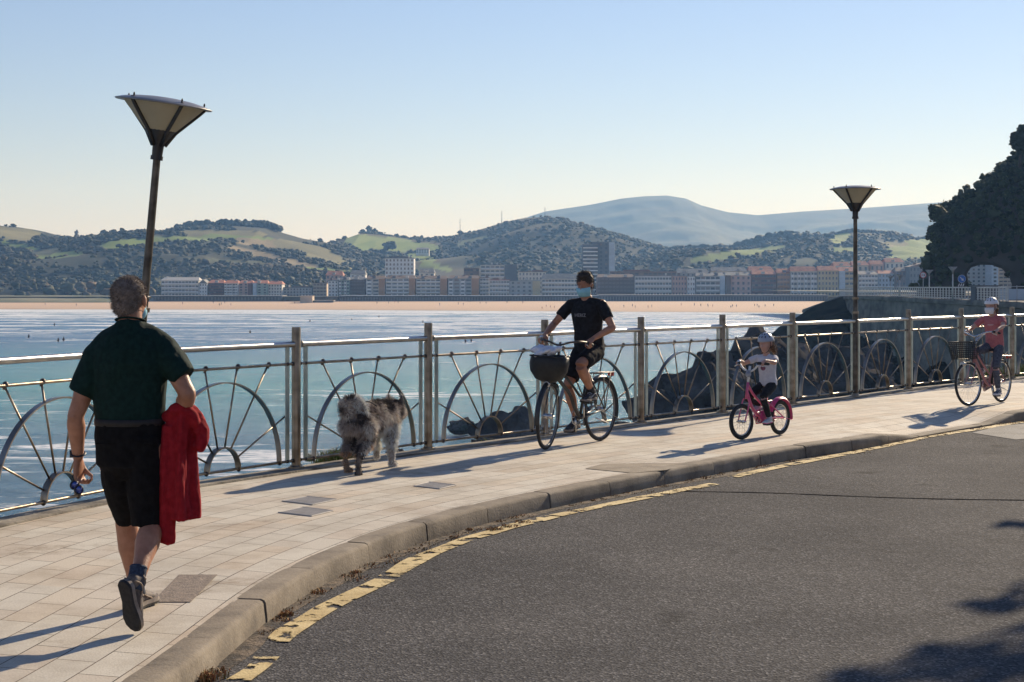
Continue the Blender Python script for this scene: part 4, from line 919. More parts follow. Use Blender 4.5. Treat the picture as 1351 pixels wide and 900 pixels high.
# people on the sand and surfers in the water (tiny)
def tinyperson(pose):
    g=G()
    if pose=='walk':
        g.tube([(-.12,.16,0),(-.10,.05,.45),(-.08,0,.85)],[.05,.07,.10],6); g.tube([(.12,-.16,0),(.11,.05,.45),(.08,0,.85)],[.05,.07,.10],6)
        g.tube([(0,0,.8),(0,0,1.1),(0,0,1.42),(0,0,1.5)],[.15,.15,.2,.08],8,ref=V((1,0,0))); g.tube([(.2,0,1.4),(.27,-.1,1.1),(.25,-.2,.85)],[.055,.045,.035],6); g.tube([(-.2,0,1.4),(-.27,.1,1.1),(-.25,.2,.85)],[.055,.045,.035],6)
        g.cyl((0,0,1.45),(0,0,1.56),.05,seg=6); g.ell((0,0,1.65),(.09,.10,.12))
    elif pose=='stand':
        g.tube([(-.1,0,0),(-.1,0,.45),(-.08,0,.85)],[.05,.07,.10],6); g.tube([(.1,0,0),(.1,0,.45),(.08,0,.85)],[.05,.07,.10],6)
        g.tube([(0,0,.8),(0,0,1.1),(0,0,1.42),(0,0,1.5)],[.15,.15,.2,.08],8,ref=V((1,0,0))); g.tube([(.2,0,1.4),(.24,0,1.1),(.23,-.02,.82)],[.055,.045,.035],6); g.tube([(-.2,0,1.4),(-.24,0,1.1),(-.23,-.02,.82)],[.055,.045,.035],6)
        g.cyl((0,0,1.45),(0,0,1.56),.05,seg=6); g.ell((0,0,1.65),(.09,.10,.12))
    else:   # surfer sitting in the water on a board
        g.tube([(0,0,-.15),(0,0,.3),(0,0,.55),(0,0,.62)],[.16,.15,.2,.08],8,ref=V((1,0,0))); g.ell((0,0,.75),(.1,.11,.13)); g.tube([(.2,0,.52),(.25,-.15,.25),(.15,-.3,.05)],[.055,.045,.035],6); g.tube([(-.2,0,.52),(-.25,-.15,.25),(-.15,-.3,.05)],[.055,.045,.035],6)
    return g
def union(g,name,m,vox):
    o=blob(g,name,m,None,vox,1); me=o.data; bpy.data.objects.remove(o); return me
cl=[mat('beach_clothes_dark',(.03,.03,.04)),mat('beach_clothes_blue',(.06,.08,.16)),mat('beach_clothes_red',(.25,.06,.05))]
TP={p:[union(tinyperson(p),'person',c,.07) for c in cl] for p in('walk','stand')}
TS=union(tinyperson('surf'),'person',mat('wetsuit',(.01,.01,.012)),.07)
bz=lambda x,y: beach_z(x,y)
for k in range(46):
    x=[100,240,282,290,293,297,304,388,415,497,513,520,524,580,604,610,634,640,715,721,726,731,752,823,835,838,856,860,900,916,926,933,935,941,963,966,972,996,998,1000,1010,1022,145,60,668,690][k]+random.uniform(-1.5,1.5)
    y=random.choice([915,925,935,940,950,905]); y=y if x<700 else y-70; X=(x-CX)*y/FPX
    pose=random.choice(['walk','stand']); o=link('person',random.choice(TP[pose])); o.location=(X,y,bz(X,y)-.02); o.rotation_euler=(0,0,random.uniform(0,6.28))
    setp(o,'tiny dark figure standing or strolling far off on the sandy beach','person','people far off on the beach')
for k,(x,y) in enumerate([(38,446),(77,451),(84,450),(409,425),(558,426),(464,423),(614,452),(622,451),(72,430),(500,419),(330,440)]):
    q=gp(x,y,SEA); o=link('person',TS); o.location=q; o.rotation_euler=(0,0,random.uniform(0,6.28)); o.scale=(1.15,)*3
    setp(o,'dark dot of a surfer sitting in the water off the beach','person','surfers waiting in the water')
    b=G(); b.ell((0,0,0),(.28,1.1,.06)); 
    if k==0: bme=b.mesh('surfboard',[M['trimw']])
    s=link('surfboard',bme); s.location=q+V((0,0,-.02)); s.rotation_euler=o.rotation_euler; setp(s,'pale surfboard half sunk in the water under a far surfer','surfboard','surfboards under the surfers')
# ================================================================ headland with road arch, far promenade, rocks
M['shore']=mat('dark_shore',(.008,.008,.007),(.026,.025,.018),.5,.95,0,1.0,1.2,detail=9,spec=0)  # near-black rock and scrub; missing headland shadow also put into this colour
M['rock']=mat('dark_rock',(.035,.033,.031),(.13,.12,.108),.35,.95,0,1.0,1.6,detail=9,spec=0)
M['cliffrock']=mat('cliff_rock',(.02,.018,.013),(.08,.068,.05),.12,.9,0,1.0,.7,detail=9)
def cliffL(z):   # left edge x at distance ~250 for height z
    prof=[(-11,60),(-2,61.5),(.5,62.5),(4,64),(8.6,65.8),(11.5,66.6),(15,68.5),(19.5,74.5),(22,77),(24,79.5),(27,81.5),(31,84.5),(38,88),(46,94),(54,103),(60,112)]  # out-of-view upper part shaped taller to throw shade on shore and rocks
    return float(np.interp(z,[p[0] for p in prof],[p[1] for p in prof]))
g=G(); zs=np.linspace(-12,60,46); seg=110
for z in zs:
    xl=cliffL(z); xr=230; k=max(0,(z+11)/71); y0=238+26*k**1.3; y1=283-4*k
    if z>10: y1=283+(z-10)*2.2
    for s in range(seg):
        q=2*PI*s/seg; c,t=math.cos(q),math.sin(q); e=.28
        X=(xl+xr)/2-(xr-xl)/2*math.copysign(abs(c)**e,c); Y=(y0+y1)/2-(y1-y0)/2*math.copysign(abs(t)**.5,t)
        X=X*(max(1,Y/250.0) if c>0 else 1)
        n=mnoise.fractal(V((X*.09,Y*.09,z*.11)),1,2.1,5)
        g.v.append((X+n*.55+1.0,Y+n*2.0*(-1 if t>0 else 1),z+n*.5))
n=len(zs)
for i in range(n-1):
    for k in range(seg): l=(k+1)%seg; g.f.append((i*seg+k,(i+1)*seg+k,(i+1)*seg+l,i*seg+l)); g.m.append(0)
g.f.append(tuple(range(seg))); g.f.append(tuple((n-1)*seg+k for k in range(seg-1,-1,-1))); g.m+=[0,0]
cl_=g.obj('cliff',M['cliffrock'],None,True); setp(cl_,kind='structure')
# arch cutter along the line of the road
c0=px(1299,378,238); c1=px(1301,378,300); dirv=(c1-c0); dirv.z=0; dirv.normalize(); rt=V((dirv.y,-dirv.x,0))
k=G(); ar=[(-2.9,-1.2),(3.1,-1.2),(3.25,1.5),(2.9,3.0),(2.0,4.2),(.7,4.85),(-.8,4.9),(-2.0,4.35),(-2.5,3.3),(-2.3,1.7)]
m_=len(ar); A=px(1299,378,205); 
for s in (0,120):
    for (u,zz) in ar: q=A+dirv*s; k.v.append((q.x+rt.x*u*(1+s*.004),q.y+rt.y*u*(1+s*.004),zz+.6))
k.f=[tuple(range(m_-1,-1,-1)),tuple(range(m_,2*m_))]+[(i,(i+1)%m_,m_+(i+1)%m_,m_+i) for i in range(m_)]; k.m=[0]*len(k.f)
ko=k.obj('cut',M['cliffrock'],None,False)
import bmesh
bm=bmesh.new(); bm.from_mesh(ko.data); bmesh.ops.recalc_face_normals(bm,faces=bm.faces); bm.to_mesh(ko.data); bm.free()
bm=bmesh.new(); bm.from_mesh(cl_.data); bmesh.ops.recalc_face_normals(bm,faces=bm.faces); bm.to_mesh(cl_.data); bm.free()
md=cl_.modifiers.new('b','BOOLEAN'); md.object=ko; md.operation='DIFFERENCE'; md.solver='EXACT'
dg=bpy.context.evaluated_depsgraph_get(); me=bpy.data.meshes.new_from_object(cl_.evaluated_get(dg)); cl_.modifiers.clear(); cl_.data=me; bpy.data.objects.remove(ko)
# foliage: clumps plus leaf cards on the cliff
pts=[(v.co.copy(),v.normal.copy()) for v in me.vertices if v.co.z>1 and v.co.x<150 and v.co.z<50]
rr=np.random.default_rng(5)
def inarch(p):
    q=p-A; u=q.dot(rt); s=q.dot(dirv); return abs(u)<4.0+s*.01 and p.z<6.4
P=[];Rr=[];C=[]
for p,nn in pts:
    if p.y>262 and p.z<20: continue
    if inarch(p): continue
    pr=.9 if p.z>9 else .45
    if mnoise.noise(p*.12)<-.62 and p.z<26: continue
    for _ in range(5):
        if rr.random()<pr:
            q=p+nn*rr.uniform(-.3,.4)+V(rr.normal(0,.7,3)); P.append(tuple(q)); Rr.append(rr.uniform(.3,.75)); C.append([(.022,.036,.014),(.034,.048,.018),(.05,.06,.024),(.018,.028,.013)][rr.integers(0,4)])
for k in range(60):  # overhanging bush and the silhouette tree
    q=px(1237+rr.normal(0,3.2),281+rr.normal(0,4),246+rr.normal(0,1.2)); P.append(tuple(q)); Rr.append(rr.uniform(.3,.8)); C.append((.03,.038,.018))
for k in range(40):
    q=px(1231+rr.normal(0,1.8),308+rr.normal(0,4),246+rr.normal(0,1)); P.append(tuple(q)); Rr.append(rr.uniform(.3,.6)); C.append((.03,.038,.018))
P0=np.array(P)
clumps('cliff_shrubs',P,Rr,C,M['vcol'],21,rough=.5,label='dark evergreen scrub and ivy covering the steep rocky headland',cat='scrub')
def leafcards(name,P,spread,per,size,cols,seed,label=None,parent=None,mt='vcol',kind='stuff'):
    r=np.random.default_rng(seed); P=np.repeat(np.array(P),per,axis=0); S=np.repeat(np.array(spread),per) if np.ndim(spread) else spread
    D=r.normal(0,1,P.shape); D/=np.linalg.norm(D,axis=1,keepdims=True); C_=P+D*(np.reshape(S,(-1,1)) if np.ndim(S) else S)*r.uniform(.75,1.2,(len(P),1))
    a=r.normal(0,1,P.shape); a/=np.linalg.norm(a,axis=1,keepdims=True); b=np.cross(a,r.normal(0,1,P.shape)); b/=np.linalg.norm(b,axis=1,keepdims=True)
    s=size*r.uniform(.5,1.3,(len(P),1)); Vs=np.concatenate([C_-a*s,C_+b*s*.55,C_+a*s,C_-b*s*.55],1).reshape(-1,3)
    F=np.arange(len(P)*4).reshape(-1,4); cc=np.array(cols)[r.integers(0,len(cols),len(P))]; cc=cc*(r.uniform(.6,1.4,(len(P),1))); Cc=np.repeat(cc,4,axis=0)
    o=link(name,catmesh(name,Vs,F,M[mt],False,cols=Cc),parent)
    if label: setp(o,label,'leaves',kind=kind)
    return o
leafcards('cliff_leaves',P0,np.array(Rr),20,.26,[(.036,.052,.02),(.055,.072,.026),(.075,.085,.035)],4,'loose dark leaves roughening the outline of the headland scrub')
# tall tree at the top right edge of the headland
t=empty('cliff_tree','rounded dark tree standing proud on the headland ridge against the sky','tree',tuple(px(1345,215,252)),0)
g=G(); g.tube([(0,0,-1.5),(.2,0,2),(.1,.1,4.5)],[.3,.22,.1],8); g.obj('trunk',M['bark'],t)
P=[];R2=[]
for k in range(70):
    q=V(rr.normal(0,1,3)); q.normalize(); q=q*rr.uniform(.3,1); P.append((q.x*1.4+.1,q.y*1.4,3.6+q.z*2.0)); R2.append(rr.uniform(.3,.6))
o=clumps('crown',P,R2,[(.02,.03,.014)]*70,M['vcol'],5,rough=.5); o.parent=t
leafcards('foliage',P,np.array(R2),26,.2,[(.025,.036,.016),(.04,.05,.02)],6,parent=t)
# far road and its sea wall
Wp=[px(1060,400,285),px(1100,386,268),px(1112,384.5,260),px(1145,0,228),px(1190,0,200),px(1225,0,180),px(1284,0,157),px(1330,0,140),px(1400,0,120),px(1560,0,92)]
for q in Wp: q.z=.2
Wp[0].z=-2.6; Wp[1].z=-.5; Wp[2].z=-.1
Wd=[q for q in crom(Wp,8)]
g=G()
for i,q in enumerate(Wd):
    t=tang(Wd,i); t.z=0; n=V((t.y,-t.x,0)).normalized(); n = n if n.x<0 else -n     # sea side is -x
    for dx,z in ((-9,q.z),(-.4,q.z),(-.4,q.z+.18),(.15,q.z+.18),(.25,q.z-.05),(.25,q.z-.35),(.05,q.z-.4),(1.2,-12)):
        w_=q+n*dx; g.v.append((w_.x,w_.y,z+.05*mnoise.noise(V((q.x,q.y,dx)))))
for i in range(len(Wd)-1):
    for k in range(7): a=i*8+k; g.f.append((a,a+8,a+9,a+1)); g.m.append(0)
M['seawall_far']=mat('far_sea_wall',(.06,.055,.045),(.19,.17,.14),.25,.9,0,.8,2,stretch=(1,1,3))
setp(g.obj('far_sea_wall',M['seawall_far'],None,False),'weathered dark sea wall carrying the far road below the headland','sea wall')
# ground between far road and the cliff, and around to the near road
g=G(); pl=[(q.x,q.y) for q in Wd][8:]; 
pts2=[(x,y,.19) for x,y in pl]+[(260,70,.19),(260,300,.19),(120,330,.19),(70,300,.19)]
g.add(pts2,[tuple(range(len(pts2)))]); setp(g.obj('far_road',M['asphalt'],None,False),kind='structure')
g=G(); g.add([(17,-20,ROADZ-.03),(300,-20,ROADZ-.03),(300,75,.1),(52,90,.1),(20,34,ROADZ-.03)],[(0,1,2,3,4)])
M['verge']=mat('verge',(.05,.06,.025),(.12,.11,.06),.6,.95); setp(g.obj('verge',M['verge'],None,False),kind='structure')
# pale railing of the far road
FR=empty('far_railing','pale metal railing with closely spaced posts along the far road below the headland','railing',tuple(Wd[16]))
O2=Wd[16]; S=resample([tuple(q) for q in Wd[13:57]],1.55); S=S[:98]
M['pale_metal']=mat('pale_metal',(.42,.43,.42),(.55,.55,.53),1,.45,.3)
pg=G(); pg.box((0,0,.58),(.10,.10,1.16)); pg.box((0,.0,1.19),(.22,.22,.10)); pme=pg.mesh('post',[M['pale_metal']],False)
for q in S:
    o=link('post',pme,FR); o.location=q-O2+V((0,0,.18))
for z,rd in ((1.22,.045),(.85,.022),(.62,.022),(.38,.022),(.12,.03)):
    g=G(); g.tube([q-O2+V((0,0,z+.18)) for q in S],rd,6); g.obj('rail',M['pale_metal'],FR)
# block, blue-white panels and their frame at the right
def atw(x,y,d): return px(x,y,d)
t=empty('gate_pier','plain dark block pier at the right end of the far pale railing','pier',tuple(px(1300,396,156)))
g=G(); g.box((0,0,.45),(2.4,1.6,1.75)); g.obj('shaft',M['w_darkgrey'],t,False); g=G(); g.box((0,0,1.40),(2.55,1.75,.12)); g.obj('cap',M['w_darkgrey'],t,False)
t=empty('site_hoarding','pale blue white hoarding panels between thin posts at the right edge beyond the dark pier','hoarding',tuple(px(1340,397,150)))
M['hoard']=mat('pale_blue_panel',(.36,.44,.50),(.50,.57,.62),.6,.6)
for k in range(4):
    g=G(); g.box((-.75+k*1.75,0,.62),(1.68,.06,1.0)); g.obj('panel',M['hoard'],t,False)
for k in range(5):
    g=G(); g.cyl((-1.62+k*1.75,.06,-.2),(-1.62+k*1.75,.06,1.45 if k%2 else 1.2),.035,seg=6); g.obj('post',M['pale_metal'],t)
g=G(); g.cyl((-1.62,.06,1.35),(5.4,.06,1.35),.03,seg=6); g.obj('top_rail',M['pale_metal'],t)
# lamps and signs of the far road
def farlamp(x,ytop,d,label):
    b=px(x,0,d); b.z=.2; H=EYE-(ytop-HZ)*d/FPX-.2; t=empty('street_lamp',label,'street lamp',tuple(b),0,'lamps of the far road')
    g=G(); g.tube([(0,0,0),(0,0,H-.7)],[.09,.06],8); g.obj('pole',M['pale_metal'],t)
    g=G(); g.tube([(0,0,H-.75),(0,0,H-.45),(0,0,H)],[.08,.12,.5],12); g.obj('shade',M['lamp_top'],t)
farlamp(1257,352,165,'far cup lamp standing against the dark cliff left of the blue arrow sign')
farlamp(1226,356,190,'far cup lamp beside the round red and white sign')
farlamp(1187,362,215,'faint far cup lamp before the pale house left of the round red sign')
farlamp(1175,364,235,'faintest small lamp near the left end of the far railing')
def disc(g,c,r,z0,m,n=28): g.cyl((c[0],c[1]-z0,c[2]),(c[0],c[1]-z0+.02,c[2]),r,seg=n,m=m)
M['s_red']=mat('sign_red',(.45,.06,.05),rough=.5); M['s_white']=mat('sign_white',(.6,.6,.6),rough=.5); M['s_blue']=mat('sign_blue',(.04,.14,.42),rough=.5); M['s_dark']=mat('sign_black',(.03,.03,.03),rough=.5)
d=183; b=px(1218,0,d); b.z=.2; zc=EYE-(363-HZ)*d/FPX-.2
t=empty('road_sign','round white sign with a red ring and two small car shapes before the dark cliff','road sign',tuple(b)); 
g=G(); g.cyl((0,.03,0),(0,.03,zc+.3),.035,seg=8); g.obj('pole',M['pale_metal'],t)
g=G(); disc(g,(0,0,zc),.38,.0,0); disc(g,(0,0,zc),.29,.012,1)
for s,m in ((-.12,2),(.12,3)): g.box((s,-.02,zc-.02),(.16,.02,.08),m=m); g.box((s,-.02,zc+.05),(.10,.02,.06),m=m)
g.obj('sign_plate',[M['s_red'],M['s_white'],M['s_red'],M['s_dark']],t,False)
d=160; b=px(1269,0,d); b.z=.2; zc=EYE-(368-HZ)*d/FPX-.2
t=empty('road_sign','round blue sign with a white arrow pointing down to the right','road sign',tuple(b))
g=G(); g.cyl((0,.03,0),(0,.03,zc+.3),.035,seg=8); g.obj('pole',M['pale_metal'],t)
g=G(); disc(g,(0,0,zc),.40,.0,1); disc(g,(0,0,zc),.375,.012,0)
a_=math.radians(-45); 
def rot2(x,z): return V((x*math.cos(a_)-z*math.sin(a_),-.022,zc+x*math.sin(a_)+z*math.cos(a_)))
g.add([rot2(-.25,-.04),rot2(.06,-.04),rot2(.06,.04),rot2(-.25,.04)],[(0,1,2,3)],1); g.add([rot2(.04,-.15),rot2(.27,0),rot2(.04,.15)],[(0,1,2)],1)
g.obj('sign_plate',[M['s_blue'],M['s_white']],t,False)
# small chevron plate under the blue sign
g=G(); g.box((0,0,0),(.7,.05,.34)); 
for k in range(3): g.add([V((-.30+k*.22,-.03,-.14)),V((-.20+k*.22,-.03,-.14)),V((-.10+k*.22,-.03,.14)),V((-.20+k*.22,-.03,.14))],[(0,1,2,3)],1)
o=g.obj('chevron_plate',[M['s_dark'],M['s_white']],t,False); o.location=(-.1,0,zc-.62)
# buildings seen through the arch
B('arch_view_block','grey apartment tower seen through the rock arch',1268,1308,338,700,'grey','flat','roof_grey',9,6,'win',yb=384,group='buildings seen through the rock arch')
B('arch_view_block','bright blue white stair tower edge seen through the rock arch',1308.5,1317,338,690,'lightblue','flat','roof_pale',9,1,'win',yb=384,group='buildings seen through the rock arch')
B('arch_view_block','beige block with balconies at the right side of the view through the rock arch',1318,1340,340,720,'beige','flat','roof_brown',9,4,'balc',yb=384,group='buildings seen through the rock arch')
sheet('arch_ground',120,420,300,760,-.1,M['flat'])
# rocks -------------------------------------------------------
def rockmesh(seed,sub=5,rough=.8,cuts=22):
    v,f=ico_mesh(sub); r=random.Random(seed); v=v.copy()
    for _ in range(cuts):
        n=np.array([r.gauss(0,1),r.gauss(0,1),r.gauss(0,1)]); n/=np.linalg.norm(n); d=r.uniform(.5,.86); k=v@n; over=np.maximum(0,k-d); v-=np.outer(over*.92,n)
    for i in range(len(v)):
        p=V(v[i])*2.2+V((seed,0,0)); v[i]*=1+rough*.35*mnoise.fractal(p,1,2,5)
    return v,f
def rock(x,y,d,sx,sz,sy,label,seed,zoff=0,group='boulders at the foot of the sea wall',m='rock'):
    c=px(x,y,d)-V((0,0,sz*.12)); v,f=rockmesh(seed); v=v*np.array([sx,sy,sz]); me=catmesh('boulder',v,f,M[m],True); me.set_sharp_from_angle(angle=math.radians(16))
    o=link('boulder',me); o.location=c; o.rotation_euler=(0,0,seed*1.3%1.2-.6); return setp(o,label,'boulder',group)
rock(686,578,118,3.4,2.7,3.0,'large dark boulder showing under the arch just left of the cyclist in black',1)
rock(607,562,136,1.5,.9,1.5,'small dark boulder in the surf left of the largest one by the railing',2)
rock(648,590,115,2.2,1.3,2,'low dark boulder below the left side of the large one near the cyclist',3)
rock(715,585,110,2.4,1.5,2,'low rough boulder behind the front wheel of the black bicycle',4)
rock(524,600,113,1.15,.65,1.2,'largest grey boulder low in the water right of the dog',5)
rock(553,602,112,.9,.62,.9,'middle one of three grey boulders low in the water right of the dog',6)
rock(578,604,111,.7,.4,.8,'smallest of the three grey boulders low in the water right of the dog',7)
rock(876,556,118,3.4,3.9,4,'tall rounded dark rock behind the railing right of the cyclist in black',8)
rock(828,574,112,2.4,2.1,3,'dark rock sloping into the water just behind the rear wheel of the black bicycle',9)
rock(922,525,122,4.6,5.3,6,'broad dark rock with the highest left shoulder behind the small child',10)
rock(968,520,126,5.6,5.0,6,'broad dark rock right behind the small child with the helmet',11)
rock(1010,520,128,6,6.2,7,'dark rock under the third arch right of the cyclist in black',13)
rock(1072,512,138,6,5.4,6,'dark rock low behind the railing just left of the upright lamp foot',15)
rock(1118,506,140,6,4.6,6,'dark rock low behind the railing just right of the upright lamp foot',16)
# rocky slope descending from the far road
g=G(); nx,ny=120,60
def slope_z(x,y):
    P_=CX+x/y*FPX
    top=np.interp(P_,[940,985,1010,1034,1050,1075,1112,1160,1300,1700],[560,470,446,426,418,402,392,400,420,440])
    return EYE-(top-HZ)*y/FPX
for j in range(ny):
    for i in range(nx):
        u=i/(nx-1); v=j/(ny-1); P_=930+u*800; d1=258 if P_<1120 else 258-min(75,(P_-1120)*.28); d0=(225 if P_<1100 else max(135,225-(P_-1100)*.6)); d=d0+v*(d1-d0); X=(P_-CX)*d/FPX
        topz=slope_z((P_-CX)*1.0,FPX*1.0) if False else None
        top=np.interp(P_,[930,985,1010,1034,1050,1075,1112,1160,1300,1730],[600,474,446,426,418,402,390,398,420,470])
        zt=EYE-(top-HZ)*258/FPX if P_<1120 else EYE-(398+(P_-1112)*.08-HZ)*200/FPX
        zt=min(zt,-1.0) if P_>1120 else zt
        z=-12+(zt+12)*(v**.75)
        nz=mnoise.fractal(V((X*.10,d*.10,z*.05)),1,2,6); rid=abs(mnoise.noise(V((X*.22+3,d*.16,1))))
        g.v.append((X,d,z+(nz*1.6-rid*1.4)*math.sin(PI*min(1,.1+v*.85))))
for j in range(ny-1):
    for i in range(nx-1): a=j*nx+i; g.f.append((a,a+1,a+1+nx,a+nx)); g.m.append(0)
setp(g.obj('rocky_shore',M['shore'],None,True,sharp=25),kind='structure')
# green weeds at the foot of the railing
gr=[(.10,.17,.035),(.14,.20,.045),(.07,.12,.03),(.16,.17,.06),(.22,.14,.07)]
def bush_(pt,n,h,s): return (pt,n,h,s)
sp=[]
for x,y,n_,h,s in ((447,606,420,.20,.16),(462,602,420,.18,.16),(430,612,160,.20,.08),(415,600,60,.12,.05)):
    q=gp(x,y,0); q=q+V((-.06,.12,-.08)); sp.append((q,n_,h,s))
blades('weeds',sp,gr,'green weeds growing over the edge of the wall behind the dog','weeds')
sp=[]
for x,y,n_,h,s in ((672,582,260,.14,.20),(655,584,120,.12,.1)):
    q=gp(x,y,0)+V((-.12,.18,-.12)); sp.append((q,n_,h,s))
blades('weeds',sp,[(.30,.28,.06),(.22,.24,.06),(.16,.17,.05)],'yellowish weeds at the wall edge left of the front wheel of the black bicycle','weeds')
sp=[]
for k in range(16): sp.append((gp(1320+k*6,498-k*.9,0)+V((-.1,.55,-.06)),190,.22,.3))
blades('weeds',sp,gr,'fresh green weeds beyond the railing at the right edge','weeds')
# roadside tree out of frame to the right, its shadow falls on the road
def big_tree(loc,H,label,blobs,rs,seed,leaf=.10,per=15,trunk=.22):
    t=empty('roadside_tree',label,'tree',loc,0)
    g=G(); g.tube([(0,0,-.2),(.05,0,H*.3),(-.1,.1,H*.55),(0,.0,H*.8)],[trunk,trunk*.7,trunk*.45,trunk*.15],10)
    for b in blobs: g.tube([(0,0,H*.38),V(b)*.5+V((0,0,H*.22)),V(b)],[trunk*.35,trunk*.2,trunk*.06],6)
    g.obj('trunk',M['bark'],t)
    leafcards('crown',blobs,np.array(rs)*.72,per,leaf,[(.03,.05,.018),(.05,.075,.025),(.07,.09,.03)],seed,parent=t)
    return t
# ================================================================ bicycles
def coated(name,c,c2=None,r=.35): return mat(name,c,c2,30,r,0.0)
M['saddle']=coated('black_vinyl',(.015,.015,.015),(.03,.03,.03),.55); M['rim_dark']=mat('dull_alloy',(.16,.16,.16),(.24,.24,.23),20,.45,.8); M['wicker']=coated('black_basket',(.006,.006,.006),(.014,.014,.013),.6)
M['grip']=coated('grip_rubber',(.02,.02,.02),None,.7)
M['frame_dark']=coated('dark_green_black_paint',(.02,.022,.022),(.03,.032,.03),.3)
M['frame_pink']=coated('pink_paint',(.62,.10,.20),(.66,.13,.25),.35); M['frame_rose']=coated('dusty_rose_paint',(.33,.14,.16),(.38,.17,.18),.4)
M['pale_blue']=coated('pale_grey_plastic',(.22,.24,.28),(.3,.32,.36),.5); M['magenta']=coated('magenta_plastic',(.55,.04,.16),(.62,.06,.2),.4); M['white_pl']=coated('white_plastic',(.62,.62,.60),(.7,.7,.68),.5)
M['red_lens']=coated('red_reflector',(.5,.03,.02),None,.25); M['lens']=coated('lamp_lens',(.6,.6,.55),None,.15)
def bike(name,label,rear,front,R,kind,steer=0.0,group='bicycles ridden along the promenade',tyre=.02,phase=0.0):
    wb=(front-rear).length; hd=(front-rear).normalized(); t=empty(name,label,'bicycle',(rear.x,rear.y,0.002),math.atan2(hd.y,hd.x),group)
    P=dict(R=R,wb=wb); fr={'city':'frame_dark','kid':'frame_pink','girl':'frame_rose'}[kind]; S=R/.35
    A=V((0,0,R)); F=V((wb,0,R)); 
    if kind=='city': BB=V((.44,0,.29)); ST=V((.26,0,.80)); SD=V((.215,0,.93)); HT=V((.86,0,.90)); HB=V((.91,0,.68)); BARZ=1.10; cr=.165; hw=.29
    elif kind=='girl': BB=V((.40,0,.27)); ST=V((.24,0,.66)); SD=V((.20,0,.77)); HT=V((.80,0,.80)); HB=V((.85,0,.62)); BARZ=1.0; cr=.15; hw=.27
    else: BB=V((.38,0,.22)); ST=V((.27,0,.44)); SD=V((.24,0,.535)); HT=V((.72,0,.62)); HB=V((.77,0,.46)); BARZ=.80; cr=.10; hw=.22
    HT.x=wb-.22*S; HB.x=wb-.16*S
    ax=(HT-HB).normalized(); Ms=Matrix.Translation(HB)@Matrix.Rotation(steer,4,ax)@Matrix.Translation(-HB)
    def part(g,n,m,parent=t,st=False,sharp=None,smooth=True):
        if st: g.xf(Ms)
        return g.obj(n,[M[q] for q in m] if isinstance(m,(list,tuple)) else M[m],parent,smooth,sharp)
    for (c,st) in ((A,False),(F,True)):
        w_=bpy.data.objects.new('wheel',None); sc.collection.objects.link(w_); w_.parent=t
        g=G(); g.torus(c,(0,1,0),R-tyre,tyre,56,8,up=(1,0,0)); part(g,'tyre','rubber',w_,st)
        g=G(); g.torus(c,(0,1,0),R-tyre*2.1,(.011*S+.002,.007),56,6,up=(1,0,0)); part(g,'rim','rim_dark' if kind=='city' else 'chrome',w_,st)
        g=G(); g.cyl(c+V((0,-.045,0)),c+V((0,.045,0)),.022*S+.004,seg=12); g.cyl(c+V((0,-.07,0)),c+V((0,.07,0)),.007,seg=8); part(g,'hub','chrome',w_,st)
        g=G(); ns=28 if kind!='kid' else 20
        for k in range(ns):
            a=2*PI*k/ns; b=a+(.5 if k%2 else -.5); y=.03 if (k//2)%2 else -.03
            g.cyl(c+V((.02*math.cos(b),y,.02*math.sin(b))),c+V(((R-tyre*2)*math.cos(a),0,(R-tyre*2)*math.sin(a))),.0011 if kind!='kid' else .0013,seg=4)
        part(g,'spokes','chrome',w_,st)
    r=.016*S**.5
    g=G()
    if kind=='city':
        g.tube(crom([HB.lerp(HT,.35),(.66,0,.56),(.55,0,.40),BB],6),.02,10); g.tube([HT-ax*.03,V((.62,0,.66)),V((.44,0,.52)),BB.lerp(ST,.42)],.014,10)
    elif kind=='girl':
        g.tube(crom([HB.lerp(HT,.4),(.62,0,.46),(.50,0,.33),BB],6),.019,10); g.tube(crom([HT-ax*.02,(.58,0,.58),(.36,0,.42)],5),.013,10)
    else:
        g.tube(crom([HB.lerp(HT,.4),(.60,0,.38),(.50,0,.28),BB],6),.018,10); g.tube(crom([HT-ax*.01,(.56,0,.50),(.36,0,.36)],5),.014,10)
    g.cyl(BB,ST,r); g.cyl(HB-ax*.01,HT+ax*.01,.02*S**.4)
    for s in (-1,1):
        g.cyl(BB+V((0,.02*s,0)),A+V((0,.055*s,0)),.009,seg=8); g.cyl(ST+V((0,.012*s,-.05)),A+V((0,.055*s,0)),.008,seg=8)
    g.cyl(BB+V((0,-.035,0)),BB+V((0,.035,0)),.022,seg=12); part(g,'frame',fr)
    g=G(); off=.05
    for s in (-1,1): g.tube(crom([F+V((0,off*s,0)),F.lerp(HB,.5)+V((-.01,off*s,0)),HB+V((.005,off*.9*s,-.03)),HB],5),[.008]*15+[.012],8)
    part(g,'fork',fr,st=True)
    g=G(); g.cyl(ST,SD+V((0,0,-.03)),.013); part(g,'seat_post','chrome')
    g=G(); sl_=.26*S if kind!='kid' else .2; g.tube(crom([SD+V((sl_*.62,0,0)),SD+V((sl_*.3,0,.01)),SD+V((0,0,.015)),SD+V((-sl_*.35,0,.025))],5),[(.018,.016)]+[(.018+.055*min(1,k/12)*(S**.5),.020+.008*min(1,k/12)) for k in range(1,16)],14,ref=V((0,1,0)),roundcap=True); part(g,'saddle','saddle')
    # handlebar: stem, swept bar, grips
    ST0=HT+ax*(BARZ-HT.z)/ax.z; 
